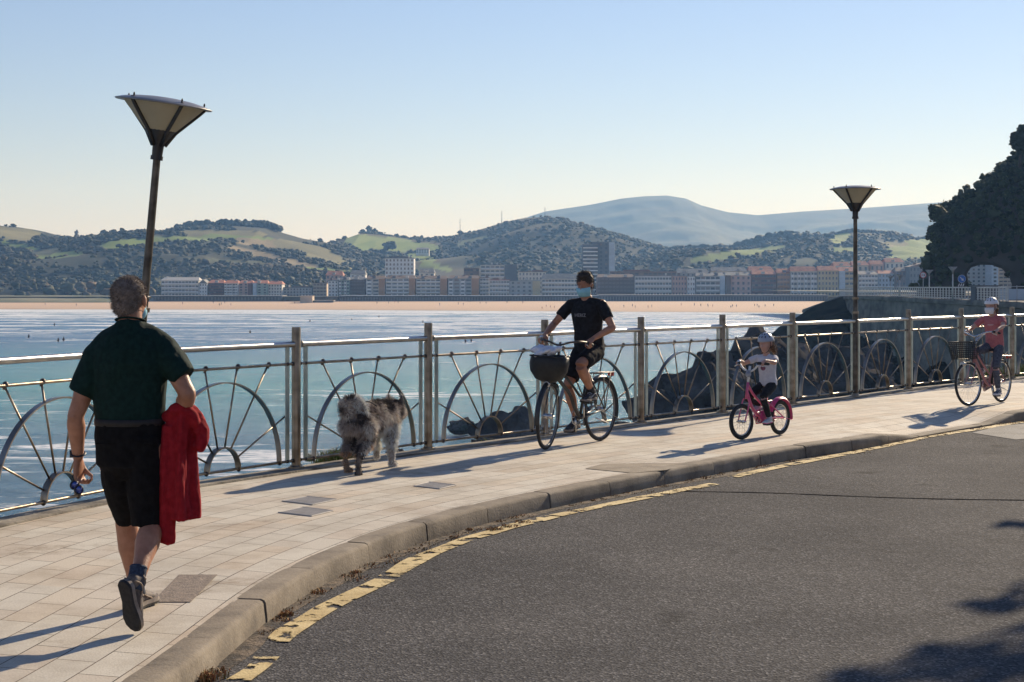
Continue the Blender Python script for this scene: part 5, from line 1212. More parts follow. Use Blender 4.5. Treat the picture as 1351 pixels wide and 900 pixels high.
    if kind=='city': bar=[ST0+V((.05,0,-.02)),ST0+V((.06,.10,.01)),ST0+V((.02,.20,.03)),ST0+V((-.12,.25,.02)),ST0+V((-.25,hw-.01,-.01))]
    elif kind=='girl': bar=[ST0+V((.04,0,-.02)),ST0+V((.05,.09,.01)),ST0+V((.02,.18,.04)),ST0+V((-.07,.24,.04)),ST0+V((-.15,hw,.02))]
    else: bar=[ST0+V((.01,0,-.05)),ST0+V((.015,.08,-.02)),ST0+V((.01,.13,.03)),ST0+V((-.01,.17,.04)),ST0+V((-.05,hw,.035))]
    full=crom([V((b.x,-b.y,b.z)) for b in bar[::-1]]+bar[1:],5)
    hb=bpy.data.objects.new('handlebar',None); sc.collection.objects.link(hb); hb.parent=t
    g=G(); g.tube(full,.011,10); g.cyl(HT,ST0+ax*.01,.014); part(g,'bar',{'city':'knob','kid':'white_pl','girl':'chrome'}[kind],hb,True)
    grips=[]
    for s in (-1,1):
        e=V((bar[-1].x,bar[-1].y*s,bar[-1].z)); d_=(V((bar[-2].x,bar[-2].y*s,bar[-2].z))-e).normalized()
        g=G(); g.tube([e,e+d_*.11],.017,12,roundcap=True); part(g,'grip','grip' if kind!='kid' else 'grip',hb,True)
        lv=G(); lv.tube(crom([e+d_*.12+V((.01,0,-.01)),e+d_*.09+V((.045,0,-.02)),e+d_*.01+V((.05,0,-.03))],4),[.006]*9,6); part(lv,'brake_lever','chrome',hb,True)
        grips.append((Ms@(e+d_*.055),(Ms.to_3x3()@d_)))
    g=G(); g.ell(V((full[7].x,full[7].y,full[7].z+.02)),(.022,.022,.018)); part(g,'bell','chrome',hb,True)
    g=G(); g.tube(crom([V((full[22].x,full[22].y,full[22].z)),ST0+V((.12,.03,-.05)),HT+V((.05,.01,0)),HB+V((.03,.0,.0))],6),.0035,5); g.tube(crom([V((full[5].x,full[5].y,full[5].z)),ST0+V((.11,-.04,-.06)),HT+V((.05,-.01,0)),HB+V((.03,0,-.02))],6),.0035,5); part(g,'brake_cables','grip',hb,True)
    # crank, pedals, chain
    cs=bpy.data.objects.new('crankset',None); sc.collection.objects.link(cs); cs.parent=t
    g=G(); g.torus(BB+V((0,-.05,0)),(0,1,0),.085*S**.6,(.004,.006),32,6); 
    for k in range(5): a=k*1.2566; g.cyl(BB+V((0,-.05,0)),BB+V((.085*S**.6*math.cos(a),-.05,.085*S**.6*math.sin(a))),.006,seg=6)
    part(g,'chainring','chrome',cs)
    peds=[]
    for s in (1,-1):
        a=phase+(0 if s>0 else PI); pd=BB+V((cr*math.cos(a),.07*s,cr*math.sin(a))); g=G(); g.cyl(BB+V((0,.05*s,0)),pd,.010,seg=8); part(g,'crank_arm','chrome',cs)
        g=G(); c=pd+V((0,.05*s,0)); g.box(c,(.085*S**.5,.085*S**.5,.02)); part(g,'pedal','grip',cs,smooth=False); peds.append(c)
    g=G(); rr_=.03; up_=.085*S**.6
    g.tube([A+V((0,-.05,rr_)),BB+V((0,-.05,up_))],.004,5); g.tube([A+V((0,-.05,-rr_)),BB+V((0,-.05,-up_))],.004,5); part(g,'chain','knob')
    if kind in('city','girl','kid'):
        g=G(); cg=[BB+V((.10*S,-.058,.02)),BB+V((0,-.058,up_+.02)),A+V((.02,-.058,rr_+.025)),A+V((-.02,-.058,0)),A+V((.02,-.058,-rr_-.02)),BB+V((0,-.058,-up_-.015))]
        n=len(cg); g.add([q for q in cg]+[q+V((0,-.02,0)) for q in cg],[tuple(range(n)),tuple(range(2*n-1,n-1,-1))]+[(i,n+i,n+(i+1)%n,(i+1)%n) for i in range(n)])
        if kind!='city': part(g,'chain_guard','magenta' if kind=='kid' else 'frame_rose',smooth=False)
    def fender(c,a0,a1,m,st,wd=.028,off_=.022):
        g=G(); n=18; base=0
        for k in range(n+1):
            a=math.radians(a0+(a1-a0)*k/n); 
            for y,dr in ((-wd,-.012),(-wd*.6,.004),(0,.009),(wd*.6,.004),(wd,-.012)):
                rr=R+off_+dr; g.v.append(tuple(c+V((rr*math.cos(a),y,rr*math.sin(a)))))
        for k in range(n):
            for j in range(4): a=k*5+j; g.f.append((a,a+1,a+6,a+5)); g.m.append(0)
        m0=len(g.v)
        for y in (-wd,wd): 
            a=math.radians(a1); g.cyl(c+V((0,y*1.5,0)),c+V(((R+off_-.01)*math.cos(a),y,(R+off_-.01)*math.sin(a))),.003,seg=5)
        return part(g,'fender',m,st=st)
    if kind=='kid': fender(A,20,190,'magenta',False,.036,.03)
    elif kind=='city': fender(A,10,200,'frame_dark' if kind=='city' else 'frame_rose',False); fender(F,-10,135,'frame_dark' if kind=='city' else 'frame_rose',True)
    if kind!='kid':
        g=G(); z=2*R+.05; 
        for y in (-.055,0,.055): g.cyl((.20,y,z),(-.22,y,z),.006,seg=6)
        for x in (.15,0,-.2): g.cyl((x,-.055,z),(x,.055,z),.006,seg=6)
        for y in (-.06,.06): g.cyl((0,y,R),(-.12,y,z),.006,seg=6); g.cyl((0,y,R),(.04,y,z),.006,seg=6)
        part(g,'rear_rack','knob'); g=G(); g.box((-.235,0,z-.02),(.02,.07,.05)); part(g,'rear_light','red_lens',smooth=False)
    # basket
    if kind=='kid':
        g=G(); g.ell(ST0+V((.03,0,-.08)),(.03,.035,.035)); part(g,'headlight','pale_blue',st=True,smooth=False)
        g=G(); g.ell(BB+V((.02,.055,.03)),(.10,.012,.065)); part(g,'side_cover','magenta')
    else:
        bs=bpy.data.objects.new('basket',None); sc.collection.objects.link(bs); bs.parent=t
        cx_=HT.x+.27; z0=(.76 if kind=='city' else .67); h=.22 if kind=='city' else .24; hx,hy=(.14,.17) if kind=='city' else (.13,.17)
        g=G()
        for k in (range(9) if kind!='city' else (8,)):
            q=k/8; f=.82+.18*q; z=z0+h*q; L=[V((cx_-hx*f,-hy*f,z)),V((cx_+hx*f,-hy*f,z)),V((cx_+hx*f,hy*f,z)),V((cx_-hx*f,hy*f,z))]; g.tube(L,.004 if k<8 else .009,5,closed=True)
        for side in range(4):
            for k in (range(11) if kind!='city' else ()):
                q=(k/10)*2-1
                def pt(f,z): 
                    return V((cx_+(q*hx if side%2==0 else (hx if side==1 else -hx))*f,((-hy if side==0 else hy) if side%2==0 else q*hy)*f,z))
                g.cyl(pt(.82,z0),pt(1,z0+h),.0035,seg=4)
        for k in (range(9) if kind!='city' else ()): g.cyl((cx_-hx*.82,-hy*.82+k*hy*.205,z0),(cx_+hx*.82,-hy*.82+k*hy*.205,z0),.0035,seg=4)
        part(g,'wire' if kind!='city' else 'rim','wicker',bs,True)
        g=G()
        if kind=='city':
            g.stack([(cx_,0,z0-.05,.05,.07),(cx_,0,z0-.02,.10,.14),(cx_,0,z0+.06,.145,.195),(cx_,0,z0+.14,.155,.205),(cx_,0,z0+.20,.15,.20),(cx_,0,z0+.215,.14,.19)],seg=28,fold=lambda q,z: 1+.03*math.sin(7*q+z*20)); part(g,'bag_liner','wicker',bs,True); g=G()
        vs=[]
        for q in (0,1):
            f=(.80+.17*q); z=z0+.006+(h*.92)*q
            for x,y in ((-1,-1),(1,-1),(1,1),(-1,1)): vs.append(V((cx_+x*hx*f,y*hy*f,z)))
        g.add(vs,[(3,2,1,0),(0,1,5,4),(1,2,6,5),(2,3,7,6),(3,0,4,7)]); None
        hl=V((cx_+hx*.2,0,z0-.07)); g=G(); g.tube([hl+V((-.05,0,0)),hl+V((.02,0,0)),hl+V((.035,0,0))],[.022,.036,.034],14); g.cyl(hl+V((.034,0,0)),hl+V((.042,0,0)),.031,seg=14,m=1); part(g,'headlight',['chrome','lens'],st=True)
        P['basket']=(Ms,cx_,z0,h,hx,hy)
        g=G(); g.cyl(A+V((.10,.06,-.02)),V((.18,.13,.02)),.008,seg=6) if False else g.cyl(V((.20,.06,.27*S)),V((-.02,.09,.20*S)),.008,seg=6); part(g,'kickstand','chrome')
    P.update(t=t,grips=grips,peds=peds,SD=SD,hd=hd,BB=BB,Ms=Ms,kind=kind,S=S); return P
bk1=bike('bicycle','black step-through bicycle with a full front basket under the man in black',gp(792,582),gp(721,593.5),.35,'city',steer=math.radians(14),phase=math.radians(80),tyre=.019)
bk2=bike('bicycle','small pink child bicycle with a magenta rear mudguard',gp(1029,574),gp(978.5,580.5),.20,'kid',steer=math.radians(-6),phase=math.radians(-40),tyre=.024)
bk3=bike('bicycle','dusty rose bicycle with a black basket ridden by the girl in coral',gp(1321,531),gp(1278,536),.315,'girl',steer=math.radians(-8),phase=math.radians(-95),tyre=.018)
# ================================================================ people
def ik(a,c,l1,l2,hint):
    d=c-a; L=min(d.length,(l1+l2)*.999); u=d.normalized(); x=(l1*l1-l2*l2+L*L)/(2*L); h=math.sqrt(max(0,l1*l1-x*x)); n=hint-u*hint.dot(u); n.normalize(); return a+u*x+n*h
def RotTo(fwd,up=V((0,0,1))):
    f=fwd.normalized(); s=f.cross(up).normalized(); u=s.cross(f); return Matrix((( f.x,-s.x,u.x),(f.y,-s.y,u.y),(f.z,-s.z,u.z)))   # local x fwd, y left, z up
def limb(g,a,b,c,ra,rb,rc,bulge=(1.08,1.12)):
    P=[a,a.lerp(b,.35),a.lerp(b,.75),b,b.lerp(c,.28),b.lerp(c,.65),c]; R=[ra,ra*bulge[0]*.97,(ra+rb)*.5,rb,rb*bulge[1],(rb+rc)*.52,rc]
    g.tube(crom(P,3),[R[min(6,int(i/3))]*(1-(i%3)/3)+R[min(6,int(i/3)+1)]*((i%3)/3) for i in range(19)],12,roundcap=True)
def hand(g,w,d,n,s,S=1.0,curl=(.5,.6,.4),thumb=.5,spread=.0,tl=.75):
    d=d.normalized(); n=(n-d*n.dot(d)).normalized(); b=d.cross(n)*s      # b toward the thumb
    pl=.088*S; g.tube([w-d*.01,w+d*pl*.35,w+d*pl*.75,w+d*pl],[(.026*S,.019*S),(.036*S,.018*S),(.041*S,.016*S),(.038*S,.013*S)],12,ref=b,roundcap=True)
    for i,L in enumerate((.072,.080,.074,.058)):
        L*=S; k=w+d*(pl-.004)+b*(.029-.0195*i)*S; dd=(d+b*spread*(1.5-i)*.12).normalized(); ang=0; pts=[k-dd*.02,k]; q=k
        for j,(f,c) in enumerate(zip((.45,.32,.26),curl)):
            ang+=c; v=dd*math.cos(ang)+n*math.sin(ang); q=q+v*L*f; pts.append(q)
        g.tube(pts,[.0092*S,.0095*S,.0088*S,.0082*S,.0070*S],8,roundcap=True)
    k=w+d*.022*S+b*.026*S; v1=(d*(1.3-tl)+b*tl+n*.25).normalized(); q1=k+v1*.035*S; v2=(d*.85+b*(.6*tl-.5*thumb)+n*(.3+.7*thumb)).normalized(); q2=q1+v2*.030*S; q3=q2+(v2+n*.4*thumb).normalized()*.024*S
    g.tube([k-v1*.012,k,q1,q2,q3],[.014*S,.0145*S,.0112*S,.0105*S,.0085*S],8,roundcap=True)
def headprims(g,c,fw,S=1.0,up=V((0,0,1)),slim=1.0):
    R=RotTo(fw,up); T=lambda x,y,z: c+R@(V((x,y,z))*S)
    g.ell(T(-.012,0,.030),(.098*S,.076*S,.090*S),R,nu=20,nv=14); g.ell(T(.018,0,-.010),(.076*S,.064*S*slim,.088*S),R,nu=20,nv=14)
    g.ell(T(.038,0,-.072),(.046*S,.044*S*slim,.036*S),R,nu=14,nv=10)      # chin and jaw
    g.ell(T(-.005,.0,-.055),(.066*S,.058*S,.04*S),R,nu=14,nv=10)
    g.tube([T(.082,0,.022),T(.104,0,-.010),T(.110,0,-.022)],[.009*S,.012*S,.013*S],8,roundcap=True)      # nose
    for s in (-1,1):
        g.ell(T(.102,.012*s,-.024),(.009*S,.007*S,.006*S),R); g.ell(T(-.006,.080*s,.000),(.016*S,.010*S,.031*S),R)     # nostril, ear
        g.ell(T(.062,.034*s,-.022),(.026*S,.022*S,.018*S),R)       # cheek
        g.ell(T(.080,.030*s,.038),(.012*S,.020*S,.006*S),R)        # brow
    g.ell(T(.086,0,-.050),(.010*S,.022*S,.007*S),R); g.ell(T(.084,0,-.060),(.010*S,.018*S,.006*S),R)     # lips
    return R,T
M['eye_white']=mat('eye_white',(.5,.48,.45),rough=.3); M['iris']=mat('dark_iris',(.03,.02,.015),rough=.2); M['brow']=mat('brow_hair',(.03,.02,.015),rough=.9); M['lips']=mat('lips',(.36,.13,.10),rough=.5)
def eyes(T,R,S):
    g=G()
    for s in (-1,1):
        g.ell(T(.081,.031*s,.018),(.012*S,.014*S,.009*S),R,m=0); g.ell(T(.0905,.031*s,.017),(.004*S,.006*S,.006*S),R,m=1)
        g.tube([T(.088,.014*s,.036),T(.091,.032*s,.042),T(.082,.050*s,.036)],.0035*S,6,m=2)
    g.ell(T(.093,0,-.055),(.004*S,.018*S,.0035*S),R,m=3)
    return g.mesh('eyes',[M['eye_white'],M['iris'],M['brow'],M['lips']])
def wr(amp,sc,seed=0,st=(1,1,1)):
    def f(p):
        q=V((p.x*sc*st[0]+seed,p.y*sc*st[1],p.z*sc*st[2])); return amp*(mnoise.noise(q)+.5*mnoise.noise(q*2.3))
    return f
# ---------------------------------------------------------------- walking man seen from behind (local: x right, y ahead, z up)
MANY=8.10; man=empty('person','man walking away in a dark green polo shirt and black shorts, one heel lifted','person',((172-CX)/FPX*MANY,MANY,0))
m_=lambda x,y,yy=0.0: V(((x-172)/259.3,yy,(819-y)/259.3))
g=G()
hc=m_(170.5,398,.015); fw=V((.20,1,-.02)); R,T=headprims(g,hc+V((0,0,.0)),fw,1.04)
g.tube([m_(173,440,-.01),m_(172,418,-.005),m_(171,404,.005)],[(.064,.068),(.060,.064),(.060,.066)],16,ref=V((1,0,0)),roundcap=True)
shL=m_(126,474,-.0); shR=m_(219,464,.0)
g.tube([m_(172,560,0),m_(172,520,0),m_(172,470,-.01),m_(172,446,-.01)],[(.15,.10),(.155,.105),(.175,.105),(.09,.07)],20,ref=V((1,0,0)),roundcap=True)
elL=m_(102,549,-.03); wrL=m_(99.5,604,.05); elR=m_(250,519,-.06); wrR=m_(231,560,.11)
def arm(g,a,e,w,k=1.0): 
    P=[a,a.lerp(e,.4),a.lerp(e,.8),e,e.lerp(w,.25),e.lerp(w,.65),w]; Rr=[.055*k,.052*k,.044*k,.041*k,.046*k,.036*k,.0275*k]
    C=crom(P,3); g.tube(C,[float(np.interp(i/3,range(7),Rr)) for i in range(len(C))],14,roundcap=True)
arm(g,shL,elL,wrL,1.02); arm(g,shR,elR,wrR,1.05)
hand(g,wrL+(wrL-elL).normalized()*.01,V((.02,.02,-1)),V((.97,-.25,0)),-1,1.10,(.55,1.0,.9),1.0,tl=.35)
g.ell(elL,(.043,.043,.045)); g.ell(elR,(.046,.046,.048))
hand(g,wrR,V((-.35,.55,-.5)),V((0,-.3,-1)),1,1.05,(.7,.7,.5),.6)
# legs: left leads, right trails with the heel up
hpL=m_(150,590,.0); hpR=m_(196,590,.0); knL=V((-.072,.19,.50)); anL=V((-.028,.265,.085)); knR=V((.112,.02,.50)); anR=V((.108,-.30,.275))
def leg(g,h,k,a,s=1.0):
    P=[h,h.lerp(k,.35),h.lerp(k,.75),k,k.lerp(a,.22),k.lerp(a,.4),k.lerp(a,.7),a]; Rr=[.088*s,.085*s,.064*s,.056*s,.058*s,.061*s,.043*s,.036*s]
    C=crom(P,3); g.tube(C,[float(np.interp(i/3,range(8),Rr)) for i in range(len(C))],16,roundcap=True)
leg(g,hpL,knL,anL); leg(g,hpR,knR,anR,1.04)
body=blob(g,'body',M['skin'],man,.0055,4)
# hair: short, grey brown, covering the skull above a nape line
g=G(); Tt=lambda x,y,z: hc+R@(V((x,y,z))*1.04)
g.ell(Tt(-.016,0,.036),(.104,.082,.090),R,nu=24,nv=16); g.ell(Tt(-.052,0,-.014),(.060,.066,.066),R,nu=20,nv=12)
def cutface(p):
    return 0
hair=blob(g,'hair',M['hair_grey'] if 'hair_grey' in M else mat('grey_hair',(.12,.095,.078),(.24,.195,.165),30,.8),man,.006,3,disp=wr(.0022,60))
# hair fringe: many short hairs so the outline is soft
def strands(me_obj,n,L,wdt,col,seed,parent,mt,dirf=None,name='hair_strands',keep=None):
    me=me_obj.data if hasattr(me_obj,'data') else me_obj; r=np.random.default_rng(seed); polys=me.polygons; idx=r.integers(0,len(polys),n); Vs=[];F=[];C=[]
    for k in idx:
        p=polys[int(k)]; c=p.center.copy(); nn=p.normal.copy()
        if keep and not keep(c,nn): continue
        d=(dirf(c,nn) if dirf else nn)+V(r.normal(0,.22,3)); d.normalize(); l=(L(c) if callable(L) else L)*r.uniform(.55,1.25); s=d.cross(V(r.normal(0,1,3))).normalized()*wdt
        c=c+V(r.normal(0,.002,3)); i=len(Vs); bend=(V((0,0,-1))*.25*l)
        Vs+=[c-s,c+s,c+d*l*.6+s*.6,c+d*l*.6-s*.6,c+d*l+bend*.5]; F+=[(i,i+1,i+2),(i,i+2,i+3),(i+3,i+2,i+4)]; q=col(c,nn,r); C+=[q]*5
    return link(name,catmesh(name,[tuple(v) for v in Vs],F,M[mt],False,cols=np.array(C)),parent)
M['vhair']=attr_mat('hair_colours',.55)
hs=strands(hair,9000,.013,.0008,lambda c,n,r:[(.12,.095,.075),(.22,.18,.15),(.38,.33,.28)][r.integers(0,3)],3,hair,'vhair')
# polo shirt
g=G()
rows=[(m_(171,556,0),.172,.122),(m_(171,545,0),.178,.126),(m_(171,520,0),.186,.130),(m_(171,495,-.005),.196,.132),(m_(172,476,-.012),.200,.130),(m_(172,460,-.015),.190,.118),(m_(173,443,-.012),.150,.098),(m_(173,431,-.008),.092,.083),(m_(173,424,-.004),.070,.076)]
g.tube([r[0] for r in rows],[(r[1],r[2]) for r in rows],28,ref=V((1,0,0)))
def sleeve(a,b,r0,r1,r2): g.tube(crom([a,a.lerp(b,.5),b],4),[float(np.interp(i/4,[0,1,2],[r0,r1,r2])) for i in range(9)],18,roundcap=False)
sleeve(m_(131,474,0),m_(107,519,-.02),.082,.078,.066); sleeve(m_(214,464,0),m_(246,497,-.045),.084,.080,.066)
g.tube(crom([m_(127,472,0),m_(148,452,-.005),m_(172,441,-.01),m_(196,447,-.005),m_(218,463,0)],5),[.074]*21,16,roundcap=True)
M['polo']=mat('dark_green_cotton',(.003,.016,.013),(.006,.026,.021),40,.85,bump=.3,bscale=260,spec=.2)
polo=blob(g,'shirt',M['polo'],man,.0065,5,disp=lambda p: wr(.0045,11,3,(1,1,.55))(p)+wr(.003,26,1,(1,1,.4))(p))
g=G(); g.torus(m_(172.5,423,-.006),(0,.25,1),.066,(.005,.014),40,8); g.obj('collar',M['polo'],polo)
# belt and shorts
M['belt']=mat('brown_leather',(.010,.008,.007),(.018,.014,.012),30,.7); M['shorts']=mat('black_cotton',(.0055,.005,.005),(.011,.010,.010),30,.9,bump=.3,bscale=220,spec=.15)
g=G(); pr=[(m_(171,561,0),.178,.128),(m_(171,552,0),.178,.128)]; g.tube([p[0] for p in pr],[(p[1],p[2]) for p in pr],36,ref=V((1,0,0))); g.obj('belt',M['belt'],man)
g=G()
for h_,k_,x0,x1,dy in ((hpL,knL,-1,1,.0),(hpR,knR,-1,1,0)):
    L_=h_ is hpL; a=m_(154 if L_ else 191,575,0); b=m_(157 if L_ else 193,640,.07 if L_ else .0); c=m_(163 if L_ else 195,687 if L_ else 692,.16 if L_ else .005)
    C=crom([a,b,c],5); g.tube(C,[(float(np.interp(i/5,[0,1,2],[.098,.098,.085])),float(np.interp(i/5,[0,1,2],[.125,.112,.095]))) for i in range(len(C))],20,ref=V((1,0,0)))
g.tube([m_(171,557,0),m_(171,575,0),m_(172,610,.01),m_(173,628,.02)],[(.174,.124),(.182,.130),(.176,.13),(.10,.09)],26,ref=V((1,0,0)))
sh=blob(g,'shorts',M['shorts'],man,.0065,5,disp=lambda p: wr(.005,9,7,(1,1,.5))(p)+wr(.003,24,2,(1,1,.4))(p))
# back pocket tab hints
for x in (147,196):
    g=G(); g.box(m_(x,582,-.131),(.10,.004,.006)); g.obj('pocket_edge',M['shorts'],sh,False)
# watch
g=G(); g.torus(m_(99.8,600,.045),(wrL-elL),.031,(.004,.011),28,6); g.box(m_(93,600,.045)+V((-.006,0,0)),(.012,.034,.036)); g.obj('wristwatch',M['black_paint'],man)
# ears/glasses/mask strap seen from behind: mask below right cheek, glasses arm
M['mask']=mat('light_blue_mask',(.22,.50,.60),(.28,.56,.66),30,.8); M['mask_w']=mat('white_mask',(.66,.68,.70),(.72,.73,.75),30,.8)
g=G()
for s in (-1,1): g.tube([Tt(-.012,.079*s,.022),Tt(.05,.080*s,.024),Tt(.088,.070*s,.022)],.003,6)
for s in (-1,1): g.torus(Tt(.094,.034*s,.012),R@V((1,0,0)),.024,.002,20,5)
g.obj('glasses',M['black_paint'],man)
g=G(); g.ell(Tt(.075,0,-.050),(.050,.056,.048),R,nu=18,nv=12); mk=g.obj('face_mask',M['mask'],man)
g=G()
for s in (-1,1): g.tube([Tt(-.010,.085*s,-.012),Tt(.03,.074*s,-.03),Tt(.055,.062*s,-.04)],.0018,5)
g.obj('ear_loop',M['mask_w'],mk)
# socks and shoes
M['sock']=mat('navy_sock',(.012,.02,.04),(.04,.06,.10),60,.9); M['shoe_up']=mat('grey_brown_shoe',(.05,.045,.045),(.17,.14,.12),28,.8); M['sole']=mat('dark_rubber_sole',(.010,.009,.009),(.025,.022,.02),40,.8); M['sole_edge']=mat('pale_midsole',(.14,.115,.095),(.26,.215,.18),20,.75); M['accent']=mat('tan_shoe_trim',(.22,.16,.12),(.30,.23,.17),20,.8)
def shoe(parent,heel,toe,updir,S=1.0,flat=0,mats_=None,label=None):
    """heel & toe: bottom points of the sole"""
    f=(toe-heel); L=f.length; f.normalize(); u=(updir-f*updir.dot(f)).normalized(); s=u.cross(f); R3=Matrix(((f.x,s.x,u.x),(f.y,s.y,u.y),(f.z,s.z,u.z)))
    T3=lambda x,y,z: heel+R3@V((x*L,y*L,z*L)); e=bpy.data.objects.new('shoe',None); sc.collection.objects.link(e); e.parent=parent
    out=[(0,-.0),(.02,.10),(.10,.15),(.25,.14),(.42,.13),(.60,.17),(.75,.195),(.88,.165),(.97,.09),(1.0,0)]
    ol=[(x,y) for x,y in out]+[(x,-y) for x,y in out[-2:0:-1]]
    def solid(z0,z1,k0,k1,m,name):
        g=G(); n=len(ol); vs=[]
        for z,k in ((z0,k0),(z1,k1)):
            for x,y in ol: xx=.5+(x-.5)*k; vs.append(T3(xx,y*k,z+(.035*max(0,(xx-.8)/.2)**2)))
        g.add(vs,[tuple(range(n-1,-1,-1)),tuple(range(n,2*n))]+[(i,(i+1)%n,n+(i+1)%n,n+i) for i in range(n)]); return g.obj(name,m,e,True,sharp=50)
    solid(0,.045,.97,1.0,mats_[1],'outsole'); solid(.045,.115,1.0,.97,mats_[2],'midsole')
    g=G(); C=crom([T3(.10,0,.22),T3(.28,0,.21),T3(.5,0,.18),T3(.72,0,.14),T3(.9,0,.12)],4); rr_=[(.118,.13),(.118,.15),(.125,.12),(.145,.085),(.095,.055)]
    g.tube(C,[(L*float(np.interp(i/4,range(5),[q[0] for q in rr_])),L*float(np.interp(i/4,range(5),[q[1] for q in rr_]))) for i in range(len(C))],16,ref=s,roundcap=True)
    g.tube([T3(.14,0,.2),T3(.17,0,.34),T3(.18,0,.42)],[(L*.12,L*.15),(L*.11,L*.14),(L*.11,L*.145)],14,ref=s)
    blob(g,'upper',mats_[0],e,max(.005,L*.022),3)
    g=G()
    for k in range(4):
        x=.42+.085*k; z=.318-.045*k; g.tube(crom([T3(x,.10,z-.05),T3(x+.01,.05,z+.01),T3(x,-.05,z+.01),T3(x-.01,-.10,z-.05)],3),L*.013,5)
    g.obj('laces',mats_[3],e)
    g=G()
    for s_ in (-1,1): 
        g.tube(crom([T3(.05,.125*s_,.16),T3(.2,.135*s_,.28),T3(.42,.125*s_,.20),T3(.6,.14*s_,.13)],4),L*.016,5)
    g.tube(crom([T3(.16,.11,.40),T3(.02,.0,.38),T3(.16,-.11,.40)],4),L*.02,6)
    g.obj('trim',mats_[3],e)
    return e
shoe(man,V((.058,-.405,.275)),V((.092,-.315,.004)),V((.7,1,.30)),mats_=[M['shoe_up'],M['sole'],M['sole_edge'],M['accent']])
shoe(man,V((-.045,.20,.006)),V((.015,.475,.012)),V((0,0,1)),mats_=[M['shoe_up'],M['sole'],M['sole_edge'],M['accent']])
for a,b in ((V((.108,-.285,.315)),V((.100,-.335,.215))),(V((-.035,.255,.155)),V((-.028,.265,.08)))):
    g=G(); d_=(a-b).normalized(); g.tube([b,a,a+d_*.012],[.044,.0425,.041],18); g.torus(a+d_*.004,d_,.041,.004,20,6); g.obj('sock',M['sock'],man)
# the red jacket hanging from his right forearm
jk=empty('jacket','red fleece jacket hanging over the right forearm of the walking man','jacket',tuple(man.location+m_(240,620,.0)),0); jo=m_(240,620,.0)
M['red']=mat('red_fleece',(.24,.009,.014),(.34,.016,.022),35,.9,bump=.35,bscale=180,spec=.15)
g=G()
def J(x,y,yy): return m_(x,y,yy)-jo
def cloth(rows,nf,dep,ph,seg=56):
    vs=[];n=len(rows)
    for r_,(c,rx,ry) in enumerate(rows):
        k=min(1,r_/2.5)
        for s in range(seg):
            q=2*PI*s/seg; f=1+dep*k*math.sin(nf*q+ph+r_*.22)+dep*.5*k*math.sin(2.3*nf*q+1+ph*2-r_*.3); vs.append(c+V((rx*f*math.cos(q),ry*f*math.sin(q),0)))
    fs=[(i*seg+k,i*seg+(k+1)%seg,(i+1)*seg+(k+1)%seg,(i+1)*seg+k) for i in range(n-1) for k in range(seg)]+[tuple(range(seg-1,-1,-1)),tuple((n-1)*seg+k for k in range(seg))]
    g.add(vs,fs)
cloth([(J(240,538,.06),.045,.10),(J(239,548,.05),.066,.12),(J(237,565,.04),.078,.11),(J(234,590,.02),.080,.10),(J(234,620,.01),.082,.095),(J(235,650,.01),.088,.095),(J(236,672,.01),.094,.092),(J(237,684,.01),.094,.09)],5,.13,.4)
cloth([(J(226,560,.0),.048,.07),(J(225,600,-.01),.050,.06),(J(224,640,-.02),.048,.055),(J(222,680,-.02),.042,.045),(J(221,705,-.02),.036,.035),(J(221,716,-.02),.034,.03)],3,.10,1.2)
g.tube(crom([J(244,545,.04),J(258,556,.02),J(267,574,.0),J(264,588,-.01)],5),[.05]*5+[.046]*5+[.04]*6,14,roundcap=True)
g.tube(crom([J(222,549,-.02),J(236,540,-.04),J(250,545,-.03),J(258,556,-.02)],5),[.034]*16,12,roundcap=True)
body_j=blob(g,'fleece',M['red'],jk,.006,4,disp=lambda p: wr(.011,15,5,(1,1,.16))(p)+wr(.004,34,5,(1,1,.3))(p))
# folded glasses held in his left hand
hp=m_(102,637,.02); sg=empty('sunglasses','blue tinted sunglasses held in the left hand of the walking man','sunglasses',tuple(man.location+hp),0)
M['blue_lens']=mat('blue_lens',(.02,.05,.25),rough=.08,metal=.4,spec=1.0); 
g=G(); g.torus((.012,-.035,-.035),(.5,-.8,.1),.021,.004,20,6); g.torus((-.012,-.03,-.012),(.5,-.8,.1),.021,.004,20,6); g.obj('frame',M['black_paint'],sg)
g=G(); g.ell((.012,-.036,-.035),(.019,.006,.019)); g.ell((-.012,-.031,-.012),(.019,.006,.019)); g.obj('lens',M['blue_lens'],sg)
g=G(); g.tube(crom([(-.02,-.02,.01),(-.03,.0,.03),(-.02,.04,.05)],5),.003,6); g.obj('temple_arm',M['black_paint'],sg)

